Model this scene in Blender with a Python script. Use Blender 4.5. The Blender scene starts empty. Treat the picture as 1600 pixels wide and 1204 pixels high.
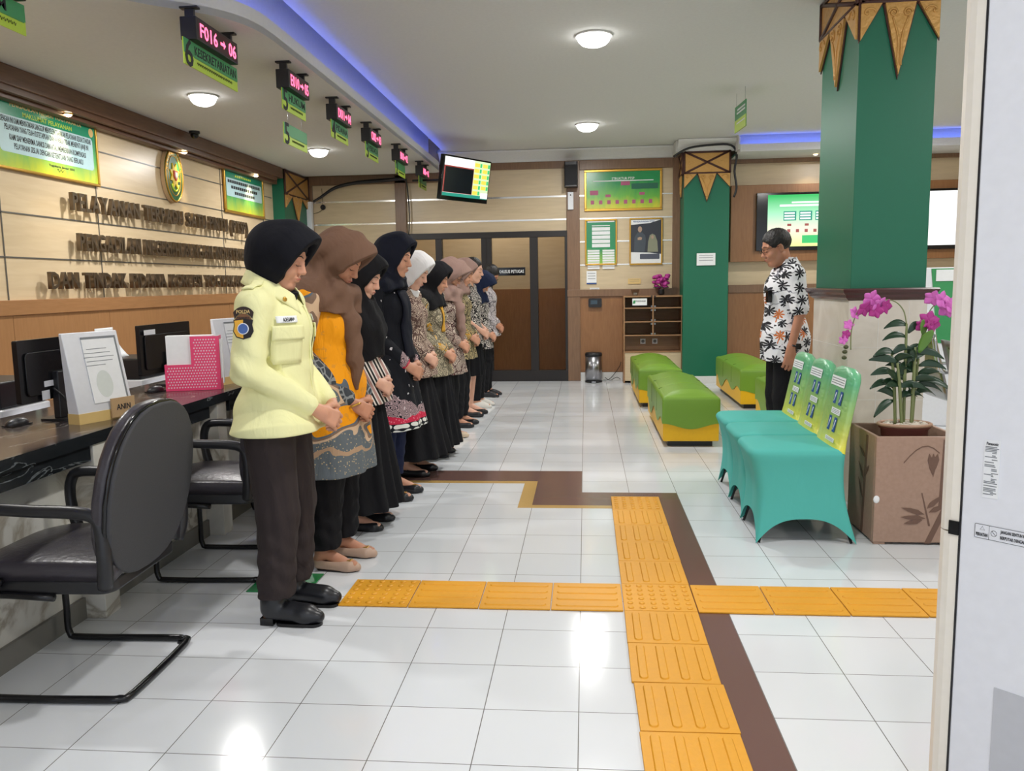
import bpy, math, random
import numpy as np
from mathutils import Vector, Matrix
random.seed(4)
C = bpy.context.scene.collection
sc = bpy.context.scene
R_ = math.radians
PI = math.pi
# ------------------------------------------------------------------ camera
cam_d = bpy.data.cameras.new('camera'); cam = bpy.data.objects.new('camera', cam_d); C.objects.link(cam)
YAW, PITCH, ROLL, FPX = .0916, .1248, -.0169, 1266.5
_f = Vector((-math.sin(YAW)*math.cos(PITCH), math.cos(YAW)*math.cos(PITCH), -math.sin(PITCH)))
_r = Vector((math.cos(YAW), math.sin(YAW), 0)); _u = _r.cross(_f)
_r2 = math.cos(ROLL)*_r + math.sin(ROLL)*_u; _u2 = -math.sin(ROLL)*_r + math.cos(ROLL)*_u
_m = Matrix((_r2, _u2, -_f)).transposed().to_4x4(); _m.translation = Vector((0, 0, 1.34))
cam.matrix_world = _m
cam_d.sensor_width = 36; cam_d.lens = FPX/1600*36; cam_d.clip_start = .05; cam_d.clip_end = 60
sc.camera = cam
# ------------------------------------------------------------------ world, exposure
w = bpy.data.worlds.new('world'); sc.world = w; w.use_nodes = True
bg = w.node_tree.nodes['Background']; bg.inputs[0].default_value = (.86, .92, 1, 1); bg.inputs[1].default_value = 1.2
sc.view_settings.view_transform = 'Standard'; sc.view_settings.look = 'None'
sc.view_settings.exposure = 0.12; sc.view_settings.gamma = 1; sc.view_settings.use_curve_mapping = False
# ------------------------------------------------------------------ colours and materials
def lin(c):
    c = c/255
    return c/12.92 if c <= .04045 else ((c+.055)/1.055)**2.4
def rgb(r, g, b): return (lin(r), lin(g), lin(b), 1)
class NT:
    def __init__(s, name):
        s.m = bpy.data.materials.new(name); s.m.use_nodes = True; s.t = s.m.node_tree; s.n = s.t.nodes; s.l = s.t.links
        s.b = s.n['Principled BSDF']
    def node(s, typ, **kw):
        n = s.n.new(typ)
        for k, v in kw.items():
            if k.startswith('i_'): 
                key = k[2:]; key = int(key) if key.isdigit() else key
                n.inputs[key].default_value = v
            else: setattr(n, k, v)
        return n
    def link(s, a, b): s.l.new(a, b)
    def obj(s, scale=(1, 1, 1), rot=(0, 0, 0), loc=(0, 0, 0)):
        tc = s.node('ShaderNodeTexCoord'); mp = s.node('ShaderNodeMapping')
        mp.inputs['Scale'].default_value = scale; mp.inputs['Rotation'].default_value = rot; mp.inputs['Location'].default_value = loc
        s.link(tc.outputs['Object'], mp.inputs[0]); return mp.outputs[0]
    def math(s, op, a, b=None, c=None):
        n = s.node('ShaderNodeMath', operation=op)
        for i, v in enumerate((a, b, c)):
            if v is None: continue
            if isinstance(v, (int, float)): n.inputs[i].default_value = v
            else: s.link(v, n.inputs[i])
        return n.outputs[0]
    def noise(s, vec, scale, detail=2, dist=0):
        n = s.node('ShaderNodeTexNoise'); n.inputs['Scale'].default_value = scale; n.inputs['Detail'].default_value = detail
        n.inputs['Distortion'].default_value = dist; s.link(vec, n.inputs['Vector']); return n.outputs[0]
    def vor(s, vec, scale, feat='F1', out='Distance', rnd=1.0):
        n = s.node('ShaderNodeTexVoronoi', feature=feat); n.inputs['Scale'].default_value = scale
        n.inputs['Randomness'].default_value = rnd; s.link(vec, n.inputs['Vector']); return n.outputs[out]
    def ramp(s, fac, stops, interp='LINEAR'):
        n = s.node('ShaderNodeValToRGB'); cr = n.color_ramp; cr.interpolation = interp
        while len(cr.elements) < len(stops): cr.elements.new(.5)
        for e, (p, c) in zip(cr.elements, stops): e.position = p; e.color = c
        s.link(fac, n.inputs[0]); return n.outputs[0]
    def mix(s, fac, a, b):
        n = s.node('ShaderNodeMix', data_type='RGBA')
        if isinstance(fac, (int, float)): n.inputs[0].default_value = fac
        else: s.link(fac, n.inputs[0])
        for i, v in ((6, a), (7, b)):
            if isinstance(v, tuple): n.inputs[i].default_value = v
            else: s.link(v, n.inputs[i])
        return n.outputs[2]
    def sep(s, vec):
        n = s.node('ShaderNodeSeparateXYZ'); s.link(vec, n.inputs[0]); return n.outputs
    def col(s, v):
        if isinstance(v, tuple): s.b.inputs['Base Color'].default_value = v
        else: s.link(v, s.b.inputs['Base Color'])
    def bump(s, h, strength=.3, dist=.01):
        n = s.node('ShaderNodeBump'); n.inputs['Strength'].default_value = strength; n.inputs['Distance'].default_value = dist
        s.link(h, n.inputs['Height']); s.link(n.outputs[0], s.b.inputs['Normal'])
    def set(s, rough=None, metal=None, spec=None):
        if rough is not None: s.b.inputs['Roughness'].default_value = rough
        if metal is not None: s.b.inputs['Metallic'].default_value = metal
        if spec is not None: s.b.inputs['Specular IOR Level'].default_value = spec
        return s
def plain(name, c, rough=.5, metal=0, spec=.5, bump=0, bscale=40):
    t = NT(name); v = t.obj()
    n = t.noise(v, bscale, 3)
    cc = tuple(min(1, x*1.02) for x in c[:3])+(1,); cd = tuple(x*.98 for x in c[:3])+(1,)
    t.col(t.ramp(n, [(.3, cd), (.7, cc)])); t.set(rough, metal, spec)
    if bump: t.bump(n, bump)
    return t.m
def emis(name, c, s):
    t = NT(name); t.col((0, 0, 0, 1)); t.b.inputs['Emission Color'].default_value = c; t.b.inputs['Emission Strength'].default_value = s
    return t.m
def wood(name, c1, c2, axis=1, rough=.35, scale=6):
    t = NT(name); s = [scale*5]*3; s[axis] = scale*.5
    v = t.obj(tuple(s)); n = t.noise(v, 2, 6, .6)
    t.col(t.ramp(n, [(.3, c1), (.7, c2)])); t.set(rough); return t.m
def cloth(name, c, fold=.5, rough=.85, stretch=(6, 6, 3.4)):
    t = NT(name); v = t.obj(stretch); n = t.noise(v, 1.6, 3, .8); v2 = t.obj(); f = t.noise(v2, 420, 1)
    t.col(t.mix(.5, c, c)); h = t.math('MULTIPLY_ADD', f, .035, n); t.set(rough, 0, .25)
    t.b.inputs['Sheen Weight'].default_value = .0
    t.bump(h, fold, .03); return t.m
M = {}
def mats():
    M['wood'] = wood('oak panel', rgb(168, 122, 80), rgb(178, 132, 88), 2)
    M['woodh'] = wood('oak rail', rgb(166, 120, 78), rgb(178, 131, 88), 1)
    M['woodf'] = wood('brown oak veneer', rgb(142, 98, 60), rgb(156, 110, 70), 2)
    M['woodd'] = wood('dark walnut trim', rgb(98, 68, 50), rgb(116, 82, 62), 1)
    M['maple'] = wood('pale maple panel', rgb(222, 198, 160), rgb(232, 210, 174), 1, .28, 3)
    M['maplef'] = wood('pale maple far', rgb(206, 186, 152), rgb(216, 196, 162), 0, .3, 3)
    M['groove'] = plain('grey groove strip', rgb(120, 118, 114), .35, .6)
    M['alu'] = plain('aluminium strip', rgb(235, 235, 232), .22, .85)
    M['white'] = plain('white paint', rgb(225, 225, 222), .6)
    M['ceil'] = plain('matt ceiling paint', rgb(222, 222, 219), .9)
    M['soff'] = plain('soffit paint', rgb(220, 220, 217), .85)
    M['black'] = plain('black plastic', rgb(28, 28, 32), .38)
    M['blackm'] = plain('black metal', rgb(22, 22, 25), .25, .2)
    M['blackg'] = plain('glossy black', rgb(12, 12, 15), .12)
    M['dgrey'] = plain('dark grey plastic', rgb(62, 63, 66), .42)
    M['mesh'] = plain('woven back fabric', rgb(62, 62, 65), .75, bump=.2, bscale=300)
    M['leather'] = plain('dark leather', rgb(58, 54, 60), .32, bump=.15, bscale=60)
    M['green'] = plain('green column paint', rgb(18, 106, 78), .42, bump=.05, bscale=200)
    M['gold'] = plain('gold moulding', rgb(206, 160, 70), .3, .7)
    M['carve'] = plain('carved gold wood', rgb(206, 158, 88), .35, .25, bump=.9, bscale=26)
    M['carved'] = plain('dark carving edge', rgb(74, 42, 36), .45)
    M['benchg'] = plain('lime vinyl', rgb(116, 156, 48), .38, bump=.06, bscale=90)
    M['benchy'] = plain('yellow vinyl', rgb(236, 182, 14), .4)
    M['aqua'] = cloth('aqua spandex', rgb(86, 184, 174), .08, .7)
    M['aquad'] = plain('dark teal sheet', rgb(40, 70, 70), .8)
    M['steel'] = plain('brushed steel', rgb(160, 160, 164), .28, 1)
    M['chrome'] = plain('chrome', rgb(215, 218, 222), .08, 1)
    M['cream'] = plain('cream plastic', rgb(240, 234, 222), .28)
    M['offw'] = plain('white sheet metal', rgb(234, 236, 242), .45)
    M['paper'] = plain('white paper', rgb(240, 242, 244), .7)
    M['ink'] = plain('dark ink', rgb(40, 42, 46), .7)
    M['inkg'] = plain('grey print', rgb(130, 134, 138), .8)
    M['ppl'] = plain('pale green print', rgb(178, 205, 190), .8)
    M['pink'] = plain('pink plastic', rgb(238, 70, 120), .35)
    M['green2'] = plain('sign green', rgb(60, 150, 90), .4)
    M['lime'] = plain('sign lime', rgb(185, 215, 60), .4)
    M['teal'] = plain('poster teal green', rgb(40, 150, 105), .4)
    M['bluel'] = plain('poster pale blue', rgb(190, 222, 228), .5)
    M['purple'] = plain('portrait tile', rgb(176, 84, 122), .5)
    M['navy'] = plain('print blue', rgb(35, 80, 150), .6)
    M['kraft'] = plain('kraft brown card', rgb(190, 158, 118), .6)
    M['cardy'] = plain('wood grain card base', rgb(226, 194, 128), .5)
    M['tact'] = plain('tactile yellow rubber', rgb(226, 160, 36), .48, bump=.12, bscale=60)
    M['tactd'] = plain('joint shadow', rgb(90, 60, 20), .7)
    M['brownt'] = plain('brown granite tile', rgb(112, 84, 78), .16, bscale=350)
    M['goldt'] = plain('gold tile strip', rgb(196, 160, 96), .15)
    M['ledge'] = plain('maroon ledge', rgb(72, 38, 36), .22)
    M['letter'] = plain('bronze letter', rgb(118, 104, 88), .28, .75)
    M['glass'] = NT('smoked glass').set(.03).m
    b = M['glass'].node_tree.nodes['Principled BSDF']; b.inputs['Transmission Weight'].default_value = 1; b.inputs['IOR'].default_value = 1.05
    b.inputs['Base Color'].default_value = (.72, .70, .67, 1); b.inputs['Specular IOR Level'].default_value = .8
    M['lamp'] = emis('lamp diffuser', (1, .98, .95, 1), 9)
    M['spot'] = emis('warm spotlight', (1, .8, .45, 1), 14)
    M['led'] = emis('red led', (1, .06, .13, 1), 5)
    M['ledc'] = emis('pink white led', (1, .14, .28, 1), 2.4)
    M['scrw'] = emis('screen white', (1, 1, 1, 1), 1.15)
    M['scrg'] = emis('screen green', (.05, .62, .18, 1), 1)
    M['scrt'] = emis('screen teal', (.02, .4, .28, 1), .8)
    M['scry'] = emis('screen yellow', (1, .8, .1, 1), 1)
    M['scrm'] = emis('screen pale', (.75, 1, .55, 1), 1)
    M['scrk'] = plain('dark picture area', rgb(20, 22, 34), .2)
    M['scrr'] = emis('screen red', (.6, .08, .06, 1), .6)
    M['leaf'] = plain('dark leaf', rgb(30, 58, 38), .35, bscale=30)
    M['leafl'] = plain('light leaf', rgb(96, 140, 60), .35)
    M['stem'] = plain('plant stem', rgb(120, 130, 84), .5)
    M['petal'] = plain('pink petal', rgb(214, 110, 196), .5, bscale=60)
    M['petald'] = plain('magenta petal', rgb(176, 50, 140), .5)
    M['bud'] = plain('olive bud', rgb(70, 72, 40), .5)
    M['pot'] = plain('terracotta plastic', rgb(128, 74, 66), .4)
    M['potr'] = plain('pot rim', rgb(176, 140, 116), .45)
    M['pebble'] = plain('white pebbles', rgb(210, 200, 186), .7)
    M['skin'] = NT('skin').m
    for nm, c in (('skin', (205, 150, 122)), ('skind', (190, 134, 106)), ('skinl', (222, 172, 148))):
        t = NT('skin '+nm); v = t.obj(); n = t.noise(v, 14, 4)
        a = rgb(*c); t.col(t.ramp(n, [(.3, tuple(x*.93 for x in a[:3])+(1,)), (.7, tuple(min(1, x*1.05) for x in a[:3])+(1,))]))
        t.set(.5, 0, .4); t.b.inputs['Subsurface Weight'].default_value = .12; t.b.inputs['Subsurface Radius'].default_value = (.01, .004, .002)
        M[nm] = t.m
    M['lips'] = plain('lips', rgb(176, 100, 92), .65, spec=.2)
    M['hair'] = plain('black hair', rgb(24, 20, 20), .45, bump=.5, bscale=120)
    M['lash'] = plain('brow dark', rgb(52, 36, 32), .6)
    # marble
    t = NT('white marble'); v = t.obj((1, 1, 1)); n = t.noise(v, 2.2, 8, 1.4)
    t.col(t.ramp(n, [(.35, rgb(226, 224, 216)), (.5, rgb(214, 212, 204)), (.545, rgb(168, 160, 146)), (.58, rgb(220, 218, 208))])); t.set(.22); M['marble'] = t.m
    t = NT('dark marble'); v = t.obj((3, .8, 1)); n = t.noise(v, 2.0, 8, 2.2)
    t.col(t.ramp(n, [(.2, rgb(58, 52, 50)), (.56, rgb(72, 64, 61)), (.585, rgb(150, 144, 138)), (.6, rgb(66, 59, 56))])); t.set(.2); M['dmarble'] = t.m
    t = NT('black marble edge'); v = t.obj((1, 1, 3)); n = t.noise(v, 2.4, 8, 2.2)
    t.col(t.ramp(n, [(.2, rgb(26, 30, 32)), (.56, rgb(34, 38, 42)), (.58, rgb(120, 126, 128)), (.6, rgb(28, 32, 34))])); t.set(.2); M['bmarble'] = t.m
    t = NT('beige wall tile'); v = t.obj((1, 1, 1)); n = t.noise(v, 5, 6, 1)
    t.col(t.ramp(n, [(.3, rgb(205, 196, 182)), (.7, rgb(222, 215, 203))])); t.set(.25); M['btile'] = t.m
    # planter: brown stone with brushed bamboo
    t = NT('brown planter clay'); v = t.obj(); n = t.noise(v, 60, 4); t.col(t.ramp(n, [(.3, rgb(164, 134, 116)), (.7, rgb(172, 142, 124))])); t.set(.5); t.bump(n, .05); M['clay'] = t.m
    M['clayd'] = plain('bamboo painted brown', rgb(112, 84, 70), .55, bscale=12)
    # floor tiles
    t = NT('glossy white floor tile'); tc = t.obj(loc=(.02790+.0, -2.1106, 0))
    br = t.node('ShaderNodeTexBrick', offset=0, squash=1)
    br.inputs['Color1'].default_value = rgb(226, 229, 233); br.inputs['Color2'].default_value = rgb(220, 224, 228); br.inputs['Mortar'].default_value = rgb(120, 118, 116)
    br.inputs['Scale'].default_value = 1; br.inputs['Mortar Size'].default_value = .0016; br.inputs['Brick Width'].default_value = .3; br.inputs['Row Height'].default_value = .3
    br.inputs['Mortar Smooth'].default_value = .1
    t.link(tc, br.inputs[0]); t.col(br.outputs[0]); n = t.noise(t.obj((1, 1, 1)), 2.5, 2); t.set(.09, 0, .5)
    mr = t.node('ShaderNodeMapRange', i_3=.07, i_4=.16); t.link(n, mr.inputs[0]); t.link(mr.outputs[0], t.b.inputs['Roughness'])
    t.bump(t.math('MULTIPLY_ADD', br.outputs[1], -1.0, t.math('MULTIPLY', n, .15)), .12, .004); M['floor'] = t.m
mats()
# ------------------------------------------------------------------ mesh builder
class MB:
    def __init__(s): s.v = []; s.f = []; s.sm = []
    def add(s, vs, fs, smooth=False, T=None):
        o = len(s.v)
        s.v += [tuple(T @ Vector(v)) if T else tuple(v) for v in vs]
        s.f += [tuple(i+o for i in f) for f in fs]; s.sm += [smooth]*len(fs); return s
    def box(s, a, b, T=None):
        x0, y0, z0 = a; x1, y1, z1 = b
        return s.add([(x0, y0, z0), (x1, y0, z0), (x1, y1, z0), (x0, y1, z0), (x0, y0, z1), (x1, y0, z1), (x1, y1, z1), (x0, y1, z1)],
              [(0, 3, 2, 1), (4, 5, 6, 7), (0, 1, 5, 4), (1, 2, 6, 5), (2, 3, 7, 6), (3, 0, 4, 7)], T=T)
    def prism(s, pts, d, T=None):     # polygon in XY, extruded 0..d in z
        n = len(pts); a = sum(pts[i][0]*pts[(i+1) % n][1]-pts[(i+1) % n][0]*pts[i][1] for i in range(n))
        if a < 0: pts = pts[::-1]
        vs = [(p[0], p[1], 0) for p in pts]+[(p[0], p[1], d) for p in pts]
        fs = [tuple(range(n))[::-1], tuple(range(n, 2*n))]+[(i, (i+1) % n, n+(i+1) % n, n+i) for i in range(n)]
        return s.add(vs, fs, T=T)
    def lathe(s, prof, n=24, T=None, smooth=True, sx=1, sy=1):
        vs = []; fs = []
        for r, z in prof:
            for k in range(n): a = 2*PI*k/n; vs.append((r*math.cos(a)*sx, r*math.sin(a)*sy, z))
        for i in range(len(prof)-1):
            for k in range(n): fs.append((i*n+k, i*n+(k+1) % n, (i+1)*n+(k+1) % n, (i+1)*n+k))
        s.add(vs, fs, smooth, T)
        o = len(s.v)-len(vs)
        s.f.append(tuple(o+k for k in range(n))[::-1]); s.f.append(tuple(o+(len(prof)-1)*n+k for k in range(n))); s.sm += [False, False]
        return s
    def tube(s, pts, r, n=8, closed=False, sub=0, T=None):
        P = [Vector(p) for p in pts]; rs = r if isinstance(r, (list, tuple)) else [r]*len(P)
        if sub:
            Q = []; rq = []; L = len(P)
            for i in range(L if closed else L-1):
                if closed: p0, p1, p2, p3 = P[(i-1) % L], P[i], P[(i+1) % L], P[(i+2) % L]
                else: p0, p1, p2, p3 = P[max(i-1, 0)], P[i], P[i+1], P[min(i+2, L-1)]
                for k in range(sub):
                    t = k/sub
                    Q.append(.5*((2*p1)+(p2-p0)*t+(2*p0-5*p1+4*p2-p3)*t*t+(3*p1-p0-3*p2+p3)*t**3)); rq.append(rs[i]*(1-t)+rs[(i+1) % L]*t)
            if not closed: Q.append(P[-1]); rq.append(rs[-1])
            P, rs = Q, rq
        L = len(P); vs = []; prev = None
        for i in range(L):
            if closed: t = (P[(i+1) % L]-P[i-1])
            else: t = (P[min(i+1, L-1)]-P[max(i-1, 0)])
            t = t.normalized() if t.length > 1e-9 else Vector((0, 0, 1))
            if prev is None:
                a = Vector((0, 0, 1)) if abs(t.z) < .9 else Vector((1, 0, 0)); u = t.cross(a).normalized()
            else: u = (prev-t*prev.dot(t)).normalized()
            prev = u; v_ = t.cross(u)
            for k in range(n): a = 2*PI*k/n; vs.append(P[i]+(u*math.cos(a)+v_*math.sin(a))*rs[i])
        fs = []
        for i in range(L if closed else L-1):
            j = (i+1) % L
            for k in range(n): fs.append((i*n+k, i*n+(k+1) % n, j*n+(k+1) % n, j*n+k))
        if not closed: fs += [tuple(range(n))[::-1], tuple((L-1)*n+k for k in range(n))]
        return s.add(vs, fs, True, T)
    def ball(s, c, r, n=10, T=None, R=None):
        rx, ry, rz = r if isinstance(r, (tuple, list)) else (r, r, r)
        vs = []; fs = []; m = n//2+1; c = Vector(c)
        for i in range(m+1):
            th = PI*i/m
            for k in range(n):
                a = 2*PI*k/n; p = Vector((rx*math.sin(th)*math.cos(a), ry*math.sin(th)*math.sin(a), rz*math.cos(th)))
                if R: p = R @ p
                vs.append(c+p)
        for i in range(m):
            for k in range(n): fs.append((i*n+k, (i+1)*n+k, (i+1)*n+(k+1) % n, i*n+(k+1) % n))
        return s.add(vs, fs, True, T)
    def sheet(s, fn, nu, nv, smooth=True, T=None):
        vs = [fn(i/nu, j/nv) for j in range(nv+1) for i in range(nu+1)]
        fs = [(j*(nu+1)+i, j*(nu+1)+i+1, (j+1)*(nu+1)+i+1, (j+1)*(nu+1)+i) for j in range(nv) for i in range(nu)]
        return s.add(vs, fs, smooth, T)
    def build(s, name, mat, parent=None, bevel=0, seg=2, solid=0, T=None):
        me = bpy.data.meshes.new(name); me.from_pydata(s.v, [], s.f)
        me.polygons.foreach_set('use_smooth', s.sm); me.update()
        o = bpy.data.objects.new(name, me); C.objects.link(o); me.materials.append(mat if not isinstance(mat, str) else M[mat])
        if parent: o.parent = parent
        if T is not None: o.matrix_local = T
        if solid:
            q = o.modifiers.new('solid', 'SOLIDIFY'); q.thickness = solid; q.offset = 0
        if bevel:
            q = o.modifiers.new('bevel', 'BEVEL'); q.width = bevel; q.segments = seg; q.limit_method = 'ANGLE'; q.angle_limit = R_(40)
            me.polygons.foreach_set('use_smooth', [True]*len(me.polygons)); q.harden_normals = True
        return o
def empty(name, loc=(0, 0, 0), rz=0):
    o = bpy.data.objects.new(name, None); C.objects.link(o); o.location = loc; o.rotation_euler = (0, 0, rz); o.empty_display_size = .1; return o
def tag(o, label, cat, group=None):
    o['label'] = label; o['category'] = cat
    if group: o['group'] = group
    return o
def thing(name, label, cat, loc=(0, 0, 0), rz=0, group=None): return tag(empty(name, loc, rz), label, cat, group)
def struct(o): o['kind'] = 'structure'; return o
def TR(loc=(0, 0, 0), rx=0, ry=0, rz=0):
    return Matrix.Translation(loc) @ Matrix.Rotation(rz, 4, 'Z') @ Matrix.Rotation(ry, 4, 'Y') @ Matrix.Rotation(rx, 4, 'X')
def frame(o, x, up):                   # plane frame: x right, up; normal = x × up
    x = Vector(x).normalized(); up = Vector(up).normalized(); n = x.cross(up).normalized(); up = n.cross(x)
    m = Matrix((x, up, n)).transposed().to_4x4(); m.translation = Vector(o); return m
def text_mesh(s, size=1, extrude=0, spacing=1, bold=0):
    cu = bpy.data.curves.new('t', 'FONT'); cu.body = s; cu.size = size; cu.extrude = extrude; cu.resolution_u = 2; cu.space_character = spacing; cu.offset = bold
    ob = bpy.data.objects.new('t', cu); me = bpy.data.meshes.new_from_object(ob)
    bpy.data.objects.remove(ob); bpy.data.curves.remove(cu); return me
def text(name, s, size, mat, T, parent=None, width=None, center=True, extrude=.0006, label=None, hs=None):
    me = text_mesh(s, size, extrude, bold=size*.012)
    xs = [v.co.x for v in me.vertices]; x0, x1 = min(xs), max(xs); k = (width/(x1-x0)) if width else 1
    ys = [v.co.y for v in me.vertices]; ym = (min(ys)+max(ys))/2
    for v in me.vertices:
        v.co.x = (v.co.x-((x0+x1)/2 if center else x0))*k
        v.co.y = (v.co.y-ym)*(hs or 1)
    me.materials.clear(); me.materials.append(M[mat] if isinstance(mat, str) else mat)
    o = bpy.data.objects.new(name, me); C.objects.link(o)
    if parent: o.parent = parent
    o.matrix_local = T
    if label: o['label'] = label
    return o
def rr(w, h, r=.01, n=4, cx=0, cy=0):  # rounded rectangle
    p = []
    for (sx, sy, a0) in ((1, 1, 0), (-1, 1, 90), (-1, -1, 180), (1, -1, 270)):
        for k in range(n+1):
            a = R_(a0+90*k/n); p.append((cx+sx*(w/2-r)+r*math.cos(a), cy+sy*(h/2-r)+r*math.sin(a)))
    return p
# ------------------------------------------------------------------ signed-distance sculpting (for people and cloth)
class Sdf:
    def __init__(s, lo, hi, h):
        s.lo = np.array(lo, float); s.h = h; s.n = np.ceil((np.array(hi)-s.lo)/h).astype(int)+1
        s.g = np.full(s.n, 9., np.float32); s.ax = [(s.lo[i]+np.arange(s.n[i])*h).astype(np.float32) for i in range(3)]
    def twin(s):
        t = Sdf.__new__(Sdf); t.lo, t.h, t.n, t.ax = s.lo, s.h, s.n, s.ax; t.g = np.full(s.n, 9., np.float32); return t
    def reg(s, lo, hi):
        a = np.clip(np.floor((np.array(lo)-s.lo)/s.h).astype(int), 0, s.n-1); b = np.clip(np.ceil((np.array(hi)-s.lo)/s.h).astype(int)+1, 1, s.n)
        sl = tuple(slice(a[i], max(b[i], a[i]+1)) for i in range(3))
        X = s.ax[0][sl[0]][:, None, None]; Y = s.ax[1][sl[1]][None, :, None]; Z = s.ax[2][sl[2]][None, None, :]
        return sl, X, Y, Z
    def put(s, sl, d, k, op):
        a = s.g[sl]
        if op == '-': a2 = -a; d2 = d
        else: a2 = a; d2 = d
        if k > 0:
            hh = np.maximum(k-np.abs(a2-d2), 0)/k; r = np.minimum(a2, d2)-hh*hh*k*.25
        else: r = np.minimum(a2, d2)
        s.g[sl] = -r if op == '-' else r
    def cap(s, a, b, ra, rb=None, k=.012, op='+', sy=1):
        rb = ra if rb is None else rb; a = np.array(a, float); b = np.array(b, float); m = max(ra, rb)+k+s.h*2+.01
        sl, X, Y, Z = s.reg(np.minimum(a, b)-m, np.maximum(a, b)+m); ba = b-a; L = max((ba*ba).sum(), 1e-9)
        t = np.clip(((X-a[0])*ba[0]+(Y-a[1])*ba[1]+(Z-a[2])*ba[2])/L, 0, 1)
        d = np.sqrt((X-a[0]-t*ba[0])**2+(Y-a[1]-t*ba[1])**2+(Z-a[2]-t*ba[2])**2)-(ra+(rb-ra)*t)
        s.put(sl, d, k, op); return s
    def ell(s, c, r, R=None, k=.02, op='+'):
        c = np.array(c, float); r = np.array(r, float); m = r.max()+k+s.h*2+.01
        mm = np.full(3, m) if R is not None else r+k+s.h*2+.01
        sl, X, Y, Z = s.reg(c-mm, c+mm); x, y, z = X-c[0], Y-c[1], Z-c[2]
        if R is not None:
            R = np.array(R); x, y, z = (R[0, 0]*x+R[1, 0]*y+R[2, 0]*z), (R[0, 1]*x+R[1, 1]*y+R[2, 1]*z), (R[0, 2]*x+R[1, 2]*y+R[2, 2]*z)
        k0 = np.sqrt((x/r[0])**2+(y/r[1])**2+(z/r[2])**2)+1e-6; k1 = np.sqrt((x/r[0]**2)**2+(y/r[1]**2)**2+(z/r[2]**2)**2)+1e-6
        s.put(sl, k0*(k0-1)/k1, k, op); return s
    def half(s, p, n, k=.004, keep=False):       # remove what lies on the side n points to
        n = np.array(n, float); n /= np.linalg.norm(n); sl, X, Y, Z = s.reg(s.lo, s.lo+s.n*s.h)
        d = -((X-p[0])*n[0]+(Y-p[1])*n[1]+(Z-p[2])*n[2])
        s.put(sl, d, k, '-'); return s
    def fold(s, fn):
        sl, X, Y, Z = s.reg(s.lo, s.lo+s.n*s.h); s.g = (s.g+fn(X, Y, Z)).astype(np.float32); return s
    def mesh(s, name, mat, parent, scale=1, T=None):
        g = s.g; ins = g < 0
        c = [ins[i:ins.shape[0]-1+i, j:ins.shape[1]-1+j, k:ins.shape[2]-1+k] for i in (0, 1) for j in (0, 1) for k in (0, 1)]
        allv = c[0].copy(); anyv = c[0].copy()
        for q in c[1:]: allv &= q; anyv |= q
        I, J, K = np.nonzero(anyv & ~allv); n = len(I)
        if n == 0: print('EMPTY', name); return None
        cv = {(i, j, k): g[I+i, J+j, K+k] for i in (0, 1) for j in (0, 1) for k in (0, 1)}
        P = np.zeros((n, 3)); cnt = np.zeros(n)
        for a in cv:
            for ax in range(3):
                if a[ax]: continue
                b = list(a); b[ax] = 1; b = tuple(b); va, vb = cv[a], cv[b]; m = (va < 0) != (vb < 0)
                t = np.where(m, va/np.where(m, va-vb, 1), 0)
                q = np.tile(np.array(a, float), (n, 1)); q[:, ax] = t
                P += np.where(m[:, None], q, 0); cnt += m
        P = P/cnt[:, None]; V = s.lo+(np.stack([I, J, K], 1)+P)*s.h
        idx = np.full(np.array(g.shape)-1, -1, np.int32); idx[I, J, K] = np.arange(n); F = []
        for ax in range(3):
            o = [1, 1, 1]; o[ax] = 0
            A = ins[o[0]:-1 if o[0] else ins.shape[0]-1, o[1]:-1 if o[1] else ins.shape[1]-1, o[2]:-1 if o[2] else ins.shape[2]-1]
            e = [0, 0, 0]; e[ax] = 1
            B = ins[o[0]+e[0]:A.shape[0]+o[0]+e[0], o[1]+e[1]:A.shape[1]+o[1]+e[1], o[2]+e[2]:A.shape[2]+o[2]+e[2]]
            i, j, k = np.nonzero(A != B); fl = A[i, j, k]; i, j, k = i+o[0], j+o[1], k+o[2]
            u, v = [(1, 2), (2, 0), (0, 1)][ax]; base = np.stack([i, j, k], 1); du = np.zeros(3, int); du[u] = 1; dv = np.zeros(3, int); dv[v] = 1
            qs = [base-du-dv, base-dv, base, base-du]; q = np.stack([idx[t[:, 0], t[:, 1], t[:, 2]] for t in qs], 1)
            q = np.where(fl[:, None], q, q[:, ::-1]); F.append(q)
        F = np.concatenate(F); F = F[(F >= 0).all(1)]
        me = bpy.data.meshes.new(name); V = V*scale
        me.vertices.add(len(V)); me.vertices.foreach_set('co', V.astype(np.float32).ravel())
        me.loops.add(F.size); me.loops.foreach_set('vertex_index', F.astype(np.int32).ravel())
        me.polygons.add(len(F)); me.polygons.foreach_set('loop_start', np.arange(0, F.size, 4, dtype=np.int32))
        me.polygons.foreach_set('use_smooth', np.ones(len(F), bool)); me.update(calc_edges=True); me.validate()
        ob = bpy.data.objects.new(name, me); C.objects.link(ob); me.materials.append(M[mat] if isinstance(mat, str) else mat)
        if parent: ob.parent = parent
        if T is not None: ob.matrix_local = T
        ob['_v'] = 0; del ob['_v']
        ob_v[name] = V
        return ob
ob_v = {}
def rotm(pitch=0, yaw=0, roll=0):   # pitch>0 bows forward (about +y axis turning x down)
    m = Matrix.Rotation(yaw, 3, 'Z') @ Matrix.Rotation(pitch, 3, 'Y') @ Matrix.Rotation(roll, 3, 'X'); return np.array(m)
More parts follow.
